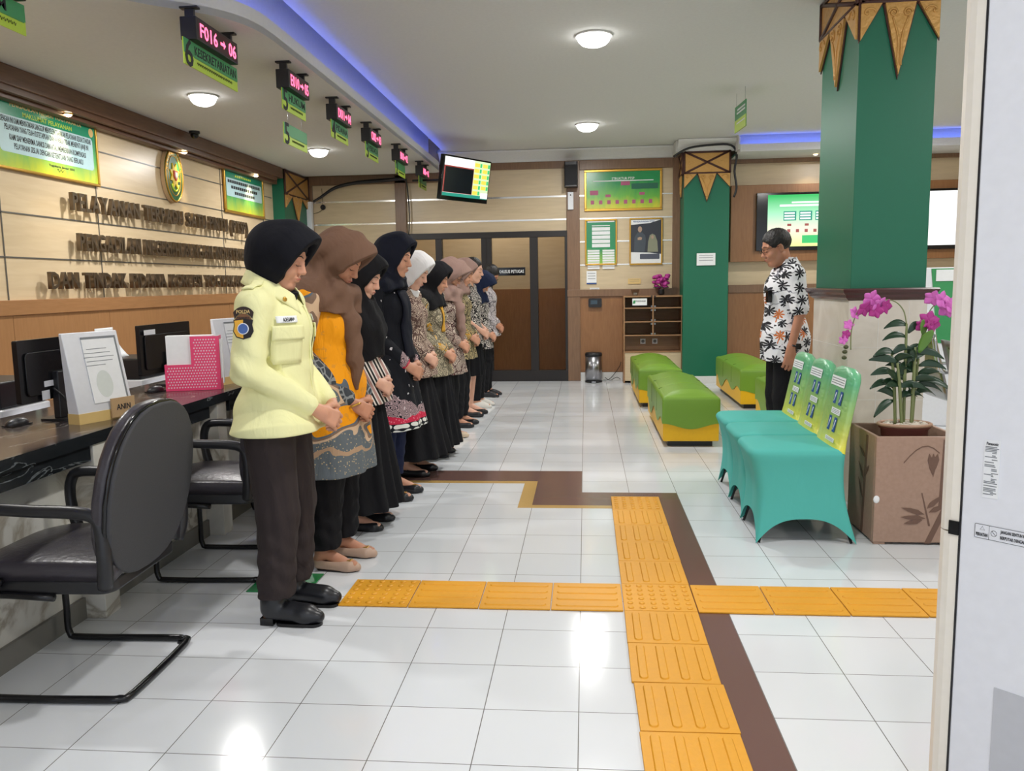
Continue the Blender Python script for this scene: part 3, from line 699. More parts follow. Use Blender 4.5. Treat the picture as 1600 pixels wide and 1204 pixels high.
# ------------------------------------------------------------------ structure
struct(MB().box((-4.2, -3, -.1), (7, 12.6, 0)).build('floor', 'floor'))
struct(MB().box((-4.1, -3, 0), (XL, 11.3, 3.3)).build('wall_left', 'maple'))
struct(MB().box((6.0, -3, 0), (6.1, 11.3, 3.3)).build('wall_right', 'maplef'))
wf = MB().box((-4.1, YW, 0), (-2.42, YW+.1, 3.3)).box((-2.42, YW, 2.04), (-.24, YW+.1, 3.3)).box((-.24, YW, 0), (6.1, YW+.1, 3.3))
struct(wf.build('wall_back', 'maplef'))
struct(MB().box((-2.6, YW+1.0, 1.26), (0, YW+1.1, 3.1)).box((-2.7, YW+.1, 1.26), (-2.6, YW+1.1, 3.1)).box((0, YW+.1, 1.26), (.1, YW+1.1, 3.1)).build('wall_inner', 'maplef'))
struct(MB().box((-2.6, YW+.98, 0), (0, YW+1.1, 1.26)).box((-2.7, YW+.1, 0), (-2.58, YW+1.0, 1.26)).box((-.02, YW+.1, 0), (.1, YW+1.0, 1.26)).build('trim_1', 'woodf'))
# ceiling, soffit and its light cove
edge = [(-1.97, 10.98), (-1.915, 10.9), (-1.905, 10.6), (-1.895, 9), (-1.885, 7), (-1.88, 5.1), (-1.888, 4.85), (-1.93, 4.67), (-2.02, 4.52), (-2.13, 4.42), (-2.25, 4.33), (-2.37, 4.22), (-2.45, 4.07), (-2.48, 3.9), (-2.49, 3), (-2.49, -3)]
def smooth(p, n=3):
    for _ in range(n):
        q = [p[0]]
        for a, b in zip(p, p[1:]): q += [(a[0]*.75+b[0]*.25, a[1]*.75+b[1]*.25), (a[0]*.25+b[0]*.75, a[1]*.25+b[1]*.75)]
        p = q+[p[-1]]
    return p
edge = smooth(edge, 2)
def offs(p, d):
    o = []
    for i in range(len(p)):
        a = Vector(p[max(i-1, 0)]); b = Vector(p[min(i+1, len(p)-1)]); t = (b-a).normalized(); o.append((p[i][0]+t.y*d, p[i][1]-t.x*d))   # +d towards the wall side
    return o
sof = MB(); poly = edge+[(XL, -3), (XL, 10.98)]
sof.prism(poly, .04, TR((0, 0, 2.83)))
inn = offs(edge, .02)
if inn[60][0] > edge[60][0]: SG = -1
else: SG = 1
inn = offs(edge, .02*SG)
def wall_strip(m, a, b, z0, z1):
    n = len(a)
    m.add([(x, y, z0) for x, y in a]+[(x, y, z1) for x, y in a]+[(x, y, z0) for x, y in b]+[(x, y, z1) for x, y in b],
          [(i, i+1, n+i+1, n+i) for i in range(n-1)]+[(2*n+i+1, 2*n+i, 3*n+i, 3*n+i+1) for i in range(n-1)]+[(n+i, n+i+1, 3*n+i+1, 3*n+i) for i in range(n-1)]+[(0, n, 3*n, 2*n), (n-1, 3*n-1, 4*n-1, 2*n-1)][:2], False)
wall_strip(sof, edge, inn, 2.83, 2.945)
struct(sof.build('trim_2', 'soff'))
cv = MB(); bk = offs(edge, .13*SG); bk2 = offs(edge, .15*SG)
wall_strip(cv, bk, bk2, 2.87, 3.32); 
struct(cv.build('trim_3', 'soff'))
ce = MB(); ee = offs(edge, -.03*SG)
ce.prism(ee+[(7, -3), (7, 10.46), (1.9, 10.46), (1.9, YW), (-2.0, YW)], .03, TR((0, 0, ZC)))
ce.box((-4.1, -3, 3.32), (7, 11.3, 3.36))
struct(ce.build('ceiling', 'ceil'))
strip = offs(edge, .075*SG)
tb = tag(MB().tube([(x, y, 2.885) for x, y in strip[4:]], .008, 6).build('light_strip', emis('blue strip', (.09, .15, 1, 1), 15)), 'blue light strip hidden in the curved cove above the soffit lip', 'light strip')
# far right soffit with cove
so = MB().box((1.9, 10.43, 2.90), (6, YW, 2.93)).box((1.9, 10.43, 2.9302), (6, 10.45, 2.99)); struct(so.build('trim_4', 'soff'))
struct(MB().box((1.88, 10.62, 2.93), (6, 10.64, 3.32)).box((1.88, 10.45, 2.93), (1.9, 10.62, 3.32)).build('trim_5', 'soff'))
tag(MB().tube([(1.95, 10.52, 2.945), (5.9, 10.52, 2.945)], .008, 6).build('light_strip', emis('blue strip right', (.10, .18, 1, 1), 15)), 'blue light strip in the straight cove above the wall screens', 'light strip')
# cornices
def cornice(m, x0, x1, y, n=8):
    prof = [(0, 0), (.012, 0), (.03, .03), (.05, .05), (.09, .085), (.14, .12), (.15, .14)]
    vs = []; fs = []
    for x in (x0, x1):
        for a, b in prof: vs.append((x, y-a, 2.955+b))
        vs.append((x, y, 3.095))
    k = len(prof)+1
    fs = [(i, (i+1) % k, k+(i+1) % k, k+i) for i in range(k)]+[tuple(range(k)), tuple(range(k, 2*k))[::-1]]
    m.add(vs, fs)
cm = MB(); cornice(cm, -1.95, 1.2, YW); cornice(cm, 1.17, 1.93, 10.72); cm.box((1.15, 10.70, 2.965), (1.2, YW, 3.095))
struct(cm.build('trim_6', 'white'))
# left wall dressing
def WL(y, z): return y*1.0395, 1.34+(z-1.34)*1.0395
zs = [2.465, 2.185, 1.885, 1.58]; m = MB()
for z in zs: m.box((XL, -2, z-.005), (XL+.006, 10.15, z+.005))
for y in (-.9, .2, 1.3, 2.4, 3.0, 4.13, 5.27, 6.39, 8.70, 9.85): m.box((XL, y-.004, 1.27), (XL+.006, y+.004, 2.7))
struct(m.build('trim_7', 'groove'))
struct(MB().box((XL, -3, 1.18), (XL+.035, 10.15, 1.285)).build('trim_8', 'woodh', bevel=.004))
lw = MB()
for i, y in enumerate([-3.1+1.155*k for k in range(13)]):
    y0 = 5.275+1.147*(i-7); y1 = y0+1.143
    if y0 < 10.15: lw.box((XL, max(y0, -3), .0), (XL+.02, min(y1, 10.15), 1.18))
struct(lw.build('trim_9', 'wood', bevel=.002))
struct(MB().box((XL, -3, 2.70), (-3.78, 10.15, 2.83)).box((XL, -3, 2.63), (-3.86, 10.15, 2.70)).build('trim_10', 'woodd', bevel=.006))
struct(MB().box((-3.84, 4.9, 2.66), (-3.80, 10.0, 2.70)).build('trim_11', 'woodd'))
# far wall dressing
st = MB()
for z in (2.495, 2.19, 1.885, 1.575): st.box((-3.80, YW-.006, z-.011), (-2.58, YW, z+.011))
for z in (2.495, 2.19): st.box((-2.42, YW-.006, z-.011), (-.25, YW, z+.011))
for z in (2.495, 2.19, 1.885, 1.575): st.box((-.07, YW-.006, z-.008), (1.16, YW, z+.008))
struct(st.build('trim_12', 'alu'))
pw = MB().box((-2.58, YW-.05, 0), (-2.43, YW, 2.83)).box((-.245, YW-.04, 0), (-.07, YW, 2.955)).box((1.16, YW-.03, 1.15), (1.26, YW, 2.955)).box((-.07, YW-.03, 2.83), (1.16, YW, 2.955)).box((-.245, YW-.05, 1.15), (1.26, YW-.02, 1.245)).box((-3.85, YW-.05, 2.72), (-1.95, YW, 2.84)).box((-2.43, YW-.02, 2.86), (-.245, YW, 2.955)).box((-3.80, YW-.04, 0), (-3.74, YW, 2.74)).box((1.86, YW-.06, 2.85), (6, YW-.0, 2.90)).box((1.9, YW-.05, 1.17), (6, YW, 1.275))
struct(pw.build('trim_13', wood('brown oak frame', rgb(122, 92, 68), rgb(136, 104, 78), 2), bevel=.004))
struct(MB().box((-.235, YW-.02, .12), (.5, YW, 1.15)).box((-3.74, YW-.02, 0), (-2.6, YW, 1.25)).box((1.9, YW-.03, .0), (3.4, YW, 1.17)).box((3.405, YW-.03, 0), (6, YW, 1.17)).build('trim_14', 'woodf', bevel=.002))
struct(MB().box((-.235, YW-.03, 0), (.5, YW, .115)).box((1.27, 10.70, 0), (1.83, 10.72, .10)).build('baseboard_back', 'white'))
struct(MB().box((1.9, YW-.14, 1.575), (5.2, YW, 2.56)).build('trim_15', 'woodf', bevel=.004))
# dark framed glass doors
dr = struct(empty('door_1', (0, YW, 0))); f = MB()
X = [(-2.42, -2.36), (-2.04, -1.95), (-1.41, -1.27), (-.75, -.64), (-.275, -.24)]
f.box((-2.42, -.05, 1.96), (-.24, .05, 2.04)); f.box((-2.42, -.05, 0), (-.24, .05, .15))
for a, b in X: f.box((a, -.049, .1502), (b, .049, 1.9598))
f.box((-1.345, -.056, .16), (-1.335, -.0505, 1.95))
f.build('frame', plain('dark door frame', rgb(30, 25, 24), .4), dr, bevel=.004)
for a, b in ((-2.36, -2.04), (-1.95, -1.41), (-1.27, -.75), (-.64, -.275)): MB().box((a, -.003, .15), (b, .003, 1.96)).build('pane', 'glass', dr)
MB().tube([(-1.36, -.06, .95), (-1.36, -.10, .97), (-1.36, -.10, 1.15), (-1.36, -.06, 1.17)], .009, 8, sub=4).build('handle', 'steel', dr)
sg = thing('door_sign', 'small black plate with white capital letters on the glass door', 'sign', (-1.0, YW-.055, 1.505))
MB().box((-.19, -.008, -.055), (.19, 0, .055)).build('plate', 'blackg', sg, bevel=.003); text('lettering', 'KHUSUS PETUGAS', .06, 'paper', frame((0, -.0095, 0), (1, 0, 0), (0, 0, 1)), sg, .34)
lamp_light((-1.3, YW+.5, 3.0), 14, .3)  # added lamp, unseen, brightens the space behind the glass doors
# floor inlays
struct(MB().box((-3.2, 5.40, 0), (-.03, 5.70, .0012)).box((-.33, 4.80, 0), (-.03, 5.40, .0012)).box((-.03, 4.80, 0), (.57, 5.11, .0012)).box((.27, -2, 0), (.57, 4.80, .0012)).build('trim_16', 'brownt'))
struct(MB().box((-3.2, 5.34, 0), (-.33, 5.40, .0012)).box((-.415, 4.74, 0), (-.33, 5.34, .0012)).box((-.33, 4.74, 0), (.27, 4.80, .0012)).build('trim_17', 'goldt'))
# yellow tactile tiles, each one its own thing
def tactile(kind):
    m = MB(); m.box((-.148, -.148, .0012), (.148, .148, .009))
    if kind == 'bars':
        for i in range(4):
            x = -.105+.07*i; vs = []
            for (w_, z) in ((.0155, .009), (.0125, .0135)): vs.append([(x+a, b, z) for a, b in rr(w_*2, .26-(.0155-w_)*2, w_*.98, 4)])
            n = len(vs[0]); m.add(vs[0]+vs[1], [(k, (k+1) % n, n+(k+1) % n, n+k) for k in range(n)]+[tuple(range(n, 2*n))])
    else:
        for i in range(6):
            for j in range(6): m.lathe([(.014, .009), (.011, .0125), (.004, .0138)], 10, TR((-.12+.048*i, -.12+.048*j, 0)))
    return m
protos = {}
def tile(kind, x, y, rz, label):
    t = thing('tactile_tile', label, 'tactile tile', (x, y, 0), rz, 'yellow tactile tiles in a cross on the floor')
    o = tactile(kind).build('pad', 'tact', t, bevel=.002, seg=1) if kind not in protos else None
    if o is None: o = protos[kind].copy(); C.objects.link(o); o.parent = t
    else: protos[kind] = o
tile('dots', .3, 3.35, 0, 'studded yellow tactile tile where the two yellow strips cross')
tile('dots', -.90, 3.35, 0, 'studded yellow tactile tile at the left end, by the black boots')
tile('dots', .3, 4.84, 0, 'studded yellow tactile tile at the far end against the brown floor strip')
wn = ['first', 'second', 'third', 'fourth', 'fifth', 'sixth']
for k, x in enumerate((0.0, -.3, -.6)): tile('bars', x, 3.35+random.uniform(-.003, .003), PI/2, 'ribbed yellow tactile tile, %s to the left of the studded crossing tile' % wn[k])
for k, x in enumerate((.6, .9, 1.2, 1.5)): tile('bars', x, 3.35+random.uniform(-.003, .003), PI/2, 'ribbed yellow tactile tile, %s to the right of the studded crossing tile' % wn[k])
for k, y in enumerate((3.65, 3.95, 4.24, 4.54)): tile('bars', .3, y, random.uniform(-.01, .01), 'ribbed yellow tactile tile, %s beyond the studded crossing tile' % wn[k])
for k, y in enumerate((3.05, 2.75, 2.45, 2.15, 1.85)): tile('bars', .3+random.uniform(-.004, .004), y, random.uniform(-.014, .014), 'ribbed yellow tactile tile, %s nearer the viewer than the studded crossing tile' % wn[k])
# ------------------------------------------------------------------ ceiling lamps
def downlight(x, y, z, label, e, r=.105):
    t = thing('ceiling_light', label, 'ceiling light', (x, y, z), 0, 'round recessed ceiling lights')
    MB().lathe([(r+.012, -.012), (r+.012, 0), (r, 0), (r, -.012)], 32).build('rim', 'white', t)
    MB().lathe([(r, -.006), (r*.99, -.022), (r*.92, -.042), (r*.75, -.062), (r*.45, -.076), (0.001, -.082)], 32).build('diffuser', 'lamp', t)
    lamp_light((0, 0, -.09), e, r*1.8, parent=t)
E0 = 36
downlight(.07, 6.12, ZC, 'round ceiling light nearest the viewer, on the main ceiling', E0, .12)
downlight(.03, 9.43, ZC, 'round ceiling light further back on the main ceiling, before the wall pictures', E0, .12)
downlight(-2.95, 6.29, 2.83, 'round soffit light to the left, near the hanging number six sign', E0*.75, .10)
downlight(-2.90, 8.90, 2.83, 'round soffit light further back, below the second number five sign', E0*.75, .10)
downlight(-2.95, 3.5, 2.83, 'round soffit light over the counter outside the top of the picture', E0*.75, .10)
for x, y, l in ((.07, 2.8, 'over the tactile paving'), (.07, -.5, 'above the viewer'), (3.3, 2.8, 'over the right side behind the air conditioner'), (3.3, 6.12, 'over the waiting chairs at the right'), (3.4, 9.43, 'behind the green column near the wall screens')):
    downlight(x, y, ZC, 'round ceiling light '+l, E0*.9, .12)
def spot(x, y, z, label, aim, e=10):
    t = thing('spotlight', label, 'spotlight', (x, y, z), 0, 'warm spotlights under the wooden cornice')
    MB().lathe([(.035, 0), (.035, .012), (.028, .012), (.028, 0)], 18).build('housing', 'gold', t); MB().ball((0, 0, .004), (.028, .028, .02), 12).build('bulb', 'spot', t)
    l = bpy.data.lights.new('lamp_light', 'SPOT'); l.energy = e; l.color = (1, .78, .42); l.spot_size = R_(75); l.spot_blend = .8; l.shadow_soft_size = .03
    o = bpy.data.objects.new('lamp_light', l); C.objects.link(o); o.parent = t; o.location = (0, 0, -.02); o.rotation_euler = Vector(aim).to_track_quat('-Z', 'Y').to_euler()
for y, l in ((5.93, 'warm spotlight over the large green framed declaration'), (7.70, 'warm spotlight over the oval green emblem'), (9.42, 'warm spotlight over the smaller green framed poster')):
    spot(-3.835, y, 2.645, l, (-.22, 0, -1), 18)
spot(2.9, 10.8, 2.895, 'warm spotlight under the far soffit above the wall screen', (0, .5, -1), 7)
# ------------------------------------------------------------------ pictures
def framed(T, w_, h_, label, name, cat, fw=.03, par_group=None, fmat='gold'):
    t = thing(name, label, cat, (0, 0, 0)); t.matrix_world = T
    m = MB()
    for (a, b, c, d) in ((-w_/2, -h_/2, w_/2, -h_/2+fw), (-w_/2, h_/2-fw, w_/2, h_/2), (-w_/2, -h_/2+fw, -w_/2+fw, h_/2-fw), (w_/2-fw, -h_/2+fw, w_/2, h_/2-fw)): m.box((a, b, 0), (c, d, .025))
    m.build('frame', fmat, t, bevel=.006)
    return t
def grad(nm, c0, c1, c2, h_):
    t = NT(nm); s = t.sep(t.obj()); n = t.noise(t.obj((3, 1, 1)), 3, 2, 1)
    f_ = t.math('ADD', t.math('MULTIPLY_ADD', s[1], 1/h_, .5), t.math('MULTIPLY', t.math('SUBTRACT', n, .5), .35))
    t.col(t.ramp(f_, [(.05, c2), (.35, c1), (.72, c0)])); t.set(.25); return t.m
def bar(m, x0, y0, x1, y1, z=.0): m.box((x0, y0, z), (x1, y1, z+.002))
Lw = frame((XL+.008, 0, 0), (0, 1, 0), (0, 0, 1))
def wallT(y, z): m = Lw.copy(); m.translation = Vector((XL+.008, y, z)); return m
h_ = .51; w_ = 1.18
t = framed(wallT(5.83, 2.43), w_, h_, 'large gold framed green declaration poster at the left end of the wall', 'framed_poster', 'poster', .02)
MB().box((-w_/2+.02, -h_/2+.02, .004), (w_/2-.02, h_/2-.02, .012)).build('poster', grad('declaration print', rgb(38, 150, 112), rgb(110, 190, 100), rgb(206, 220, 70), h_), t)
text('title', 'PENGADILAN NEGERI YOGYAKARTA', .04, 'cardy', TR((.0, .195, .0125)), t, .80); text('title', 'MAKLUMAT PELAYANAN', .045, 'lime', TR((0, .145, .0125)), t, .55); 
MB().prism(rr(1.06, .25, .03, 4, 0, -.01), .001, TR((0, 0, .0122))).build('text_panel', 'bluel', t)
for k, ln in enumerate(('DENGAN INI KAMI MENYATAKAN SANGGUP MENYELENGGARAKAN PELAYANAN SESUAI STANDAR', 'PELAYANAN YANG TELAH DITETAPKAN DAN APABILA TIDAK MENEPATI JANJI INI', 'KAMI SIAP MENERIMA SANKSI DAN ATAU MEMBERIKAN KOMPENSASI', 'PELAYANAN SESUAI DENGAN KETENTUAN YANG BERLAKU')):
    text('text_line', ln, .05, 'ink', TR((0, .085-k*.057, .0135)), t, 1.02-.08*k, hs=1.1)
text('text_line', 'Yogyakarta, Januari 2024', .022, 'ink', TR((.12, -.165, .0128)), t, .3); 
MB().tube([(.06+.012*k, -.19+.012*math.sin(k*2.1), .0135) for k in range(8)], .0012, 5, sub=3).build('signature', 'ink', t)
MB().prism([(.03*math.cos(a*PI/8)+.52, .035*math.sin(a*PI/8)+.16) for a in range(16)], .001, TR((0, 0, .0125))).build('seal', 'cardy', t)
t = framed(wallT(9.30, 2.43), 1.10, .51, 'smaller gold framed green poster between the emblem and the corner column', 'framed_poster', 'poster')
MB().box((-.53, -h_/2+.02, .004), (.53, h_/2-.02, .012)).build('poster', grad('poster print', rgb(34, 140, 112), rgb(100, 180, 100), rgb(196, 214, 70), h_), t)
MB().prism(rr(.98, .20, .02, 4, 0, .03), .001, TR((0, 0, .0122))).build('text_panel', 'bluel', t)
mm = MB()
for k in range(3):
    n = 16-3*k
    for j in range(n): bar(mm, -n*.028+j*.056, .095-.06*k-.016, -n*.028+j*.056+.042, .095-.06*k+.016, .0132)
mm.build('text_line', 'ink', t); mm = MB()
for k in range(2):
    for j in range(11-2*k): bar(mm, -.3+.05*j+k*.05, .20-.045*k, -.27+.05*j+k*.05, .22-.045*k, .0125)
mm.build('title', 'lime', t)
# emblem
ey, ez = 7.60, 2.415
t = thing('emblem', 'oval green and gold court emblem on the wall under a spotlight', 'emblem'); t.matrix_world = wallT(ey, ez)
def oval(a, b, d, z, mat, nm, n=48): MB().prism([(a*math.cos(2*PI*k/n), b*math.sin(2*PI*k/n)) for k in range(n)], d, TR((0, 0, z))).build(nm, mat, t)
oval(.172, .255, .035, 0, 'kraft', 'backing'); oval(.165, .245, .012, .033, plain('emblem green', rgb(20, 100, 50), .3), 'shield_face')
MB().tube([(.16*math.cos(2*PI*k/40), .24*math.sin(2*PI*k/40), .045) for k in range(40)], .008, 6, closed=True).build('rim', 'gold', t)
MB().tube([(.118*math.cos(2*PI*k/40), .185*math.sin(2*PI*k/40), .045) for k in range(40)], .005, 6, closed=True).build('rim', 'gold', t)
MB().prism([((.095 if k % 2 else .058)*math.cos(PI*k/8), (.125 if k % 2 else .075)*math.sin(PI*k/8)) for k in range(16)], .01, TR((0, 0, .045))).build('sunburst', plain('emblem yellow', rgb(250, 210, 40), .4), t)
MB().prism([(-.035, .045), (.035, .045), (.035, -.01), (0, -.05), (-.035, -.01)], .012, TR((0, 0, .054))).build('crest', plain('crest red', rgb(190, 60, 50), .4), t)
MB().prism([(-.018, .03), (.018, .03), (.018, -.005), (0, -.028), (-.018, -.005)], .014, TR((0, 0, .055))).build('crest_centre', 'paper', t)
MB().tube([(.078*math.cos(a), .145*math.sin(a), .047) for a in [R_(215+11*k) for k in range(11)]], .010, 6).build('ribbon', 'lime', t)
for i, ch in enumerate('MAHKAMAH AGUNG'):
    a = R_(165-i*11.5)
    if ch != ' ': text('letter', ch, .036, 'gold', TR((.139*math.cos(a), .213*math.sin(a), .0455), rz=a-PI/2), t)
# wall lettering: every letter stands off the wall
def letters(s, y0, y1, z, hgt, label):
    t = thing('wall_lettering', label, 'wall lettering'); t.matrix_world = wallT(y0, z)
    adv = []; me_w = {}
    for ch in s:
        if ch == ' ': adv.append(.45); continue
        if ch not in me_w:
            me = text_mesh(ch, 1, .16, bold=.02); xs = [v.co.x for v in me.vertices]; me_w[ch] = (me, min(xs), max(xs))
        adv.append(me_w[ch][2]-me_w[ch][1]+.10)
    k = (y1-y0)/sum(adv); x = 0; done = {}; ys = None
    for ch, a in zip(s, adv):
        if ch != ' ':
            me, a0, a1 = me_w[ch]
            if ch not in done:
                for v in me.vertices: v.co.x = (v.co.x-a0)*k; v.co.y = v.co.y*hgt/.73; v.co.z = .062+v.co.z*.10
                me.materials.clear(); me.materials.append(M['letter']); done[ch] = me
            o = bpy.data.objects.new('letter', me); C.objects.link(o); o.parent = t; o.location = (x, 0, 0)
        x += a*k
letters('PELAYANAN TERPADU SATU PINTU (PTSP)', 5.95, 9.2, 1.955, .135, 'top line of bronze raised lettering on the wall, ending in (PTSP)')
letters('PENGADILAN NEGERI/HUBUNGAN INDUSTRIAL', 6.0, 9.12, 1.652, .135, 'middle line of bronze raised lettering, beginning PENGADILAN')
letters('DAN TINDAK PIDANA KORUPSI YOGYAKARTA KELAS IA', 5.62, 9.95, 1.362, .125, 'bottom line of bronze raised lettering, beginning DAN TINDAK')
cc = thing('security_camera', 'small black dome camera on the ceiling by the wooden cornice', 'security camera', (-3.70, 7.66, 2.83))
MB().lathe([(.05, 0), (.05, -.02), (.042, -.025)], 20).build('base', 'black', cc); MB().ball((0, 0, -.035), (.038, .038, .035), 14).build('dome', 'blackg', cc)
# ------------------------------------------------------------------ columns
def carved(T, w_, z0, z1, tip, parent, half=True, nose=.022):
    """one face of a carved wooden collar: band z0..z1, hanging triangles down to tip"""
    f = MB(); d = MB(); g = .012
    f.box((-w_/2, z0, 0), (w_/2, z1, .014))
    hw = w_*.20; mid = (z0+z1)/2
    for a, b in (((-w_/2, z0), (w_/2, z1)), ((-w_/2, z1), (w_/2, z0)), ((-w_/2, z0), (w_/2, z0)), ((-w_/2, z1-.01), (w_/2, z1-.01)), ((-w_/2, z0), (-w_/2, z1)), ((w_/2, z0), (w_/2, z1))):
        d.tube([(a[0], a[1], .014), (b[0], b[1], .014)], g*1.1, 6)
    tri = [[(-hw, z0), (hw, z0), (0, tip)]]
    th = z0-(z0-tip)*.52
    if half: tri += [[(-w_/2, z0), (-hw-.01, z0), (-w_/2, th)], [(w_/2, z0), (hw+.01, z0), (w_/2, th)]]
    dk = MB()
    for t_ in tri:
        f.prism(t_, .016, TR((0, 0, .006)))
        c = (sum(p[0] for p in t_)/3, sum(p[1] for p in t_)/3)
        dk.prism([(c[0]+(p[0]-c[0])*1.16, c[1]+(p[1]-c[1])*1.10) for p in t_], .008)
        # scroll relief
    for sx in (-1, 1):
        d2 = [(sx*(hw*.45+hw*.3*math.cos(a)*(1-k/22)), z0-(z0-tip)*.16+hw*.3*math.sin(a)*(1-k/22), .024) for k, a in [(k, k*.55) for k in range(18)]]
        f.tube(d2, .006, 5)
        f.tube([(sx*hw*.5, z0-(z0-tip)*.22, .022), (sx*hw*.12, z0-(z0-tip)*.5, .024), (sx*.01, tip+(z0-tip)*.12, .022)], .006, 5, sub=4)
        if half: f.tube([(sx*(w_/2-.02-hw*.35*(1-k/16)*(1+math.cos(k*.5))), z0-(z0-tip)*.14+hw*.3*math.sin(k*.5)*(1-k/16), .024) for k in range(14)], .006, 5)
    d.v += [v for v in dk.v]; o_ = len(d.v)-len(dk.v); d.f += [tuple(i+o_ for i in q) for q in dk.f]; d.sm += dk.sm
    p = f.build('carved_panel', 'carve', parent, T=T); d.build('dark_edging', 'carved', p)
fc = thing('column', 'green wall column with carved gold collar beside the display cabinet', 'column', (1.545, 10.935, 0))
MB().box((-.285, -.215, .0), (.285, .215, 2.97)).build('shaft', 'green', fc, bevel=.004)
carved(frame((0, -.217, 0), (1, 0, 0), (0, 0, 1)), .57, 2.69, 2.96, 2.35, fc); carved(frame((-.287, 0, 0), (0, -1, 0), (0, 0, 1)), .43, 2.69, 2.96, 2.42, fc, False)
nc = thing('column', 'big green column on a beige tiled base behind the aqua chairs', 'column', (1.7625, 5.31, 0))
MB().box((-.2125, -.36, 1.2), (.2125, .36, 3.12)).build('shaft', 'green', nc, bevel=.004)
MB().box((-.222, -.37, 0), (.222, .37, 1.22)).build('tiled_base', 'btile', nc, bevel=.004)
jm = MB()
for z in (.31, .62, .93): jm.box((-.2228, -.3708, z-.001), (.2228, .3708, z+.001))
for x in (-.05, .12): jm.box((x-.001, -.3708, 0), (x+.001, .3708, 1.2))
jm.build('tile_joints', 'white', nc)
lm = MB(); prof = [(.0, 1.205), (.012, 1.21), (.03, 1.225), (.034, 1.24), (.05, 1.255), (.055, 1.27), (.052, 1.278), (0, 1.28)]
pv = []
for d, z in prof: pv.append([(-.215-d, -.363-d, z), (.215+d, -.363-d, z), (.215+d, .363+d, z), (-.215-d, .363+d, z)])
for a, b in zip(pv, pv[1:]): lm.add(a+b, [(i, (i+1) % 4, 4+(i+1) % 4, 4+i) for i in range(4)])
lm.build('ledge', 'ledge', nc)
carved(frame((0, -.362, 0), (1, 0, 0), (0, 0, 1)), .425, 2.87, 3.09, 2.475, nc); carved(frame((-.2145, 0, 0), (0, -1, 0), (0, 0, 1)), .72, 2.87, 3.09, 2.50, nc)
lc = thing('column', 'short green column with carved gold collar in the far left corner', 'column', (-3.875, 10.65, 0))
MB().box((-.075, -.45, 0), (.075, .45, 2.83)).build('shaft', 'green', lc); carved(frame((.077, 0, 0), (0, 1, 0), (0, 0, 1)), .88, 2.52, 2.82, 2.20, lc)
pp = tag(MB().box((-3.80, 11.02, 0), (-3.73, 11.10, 2.5)).build('conduit', 'offw', bevel=.006), 'pale grey vertical cable duct in the far left corner', 'cable duct')
tag(MB().tube([(-3.70, 11.03, 2.50), (-3.6, 11.06, 2.56), (-3.4, 11.07, 2.68), (-3.1, 11.07, 2.74), (-2.7, 11.06, 2.76), (-2.45, 11.06, 2.77), (-2.4, 11.06, 2.70), (-2.38, 11.07, 2.3), (-2.4, 11.07, 2.0)], [.014, .018, .022, .024, .026, .022, .01, .008, .008], 8, sub=4).build('cable_bundle', 'black'), 'thick black cable bundle draped along the top of the far wall', 'cable')
tag(MB().tube([(1.12, 10.68, 2.90), (1.3, 10.62, 2.99), (1.6, 10.61, 3.02), (1.82, 10.62, 3.01), (1.9, 10.66, 2.9), (1.88, 10.68, 2.7), (1.91, 10.69, 2.5), (1.88, 10.7, 2.38)], .014, 8, sub=4).build('cable_bundle', 'black'), 'black cable looped over the carved collar of the wall column', 'cable')
hk = thing('cable_hook', 'small black round hook with a thin cord on the far left wall', 'hook', (-3.60, YW-.01, 2.43))
MB().lathe([(.035, 0), (.035, .02), (.03, .025)], 18, TR(rx=R_(90))).build('disc', 'black', hk); MB().tube([(.0, -.03, .25), (0, -.03, .0), (-.05, -.02, -.06), (-.16, -.01, -.09)], .003, 5, sub=4).build('cord', 'black', hk)
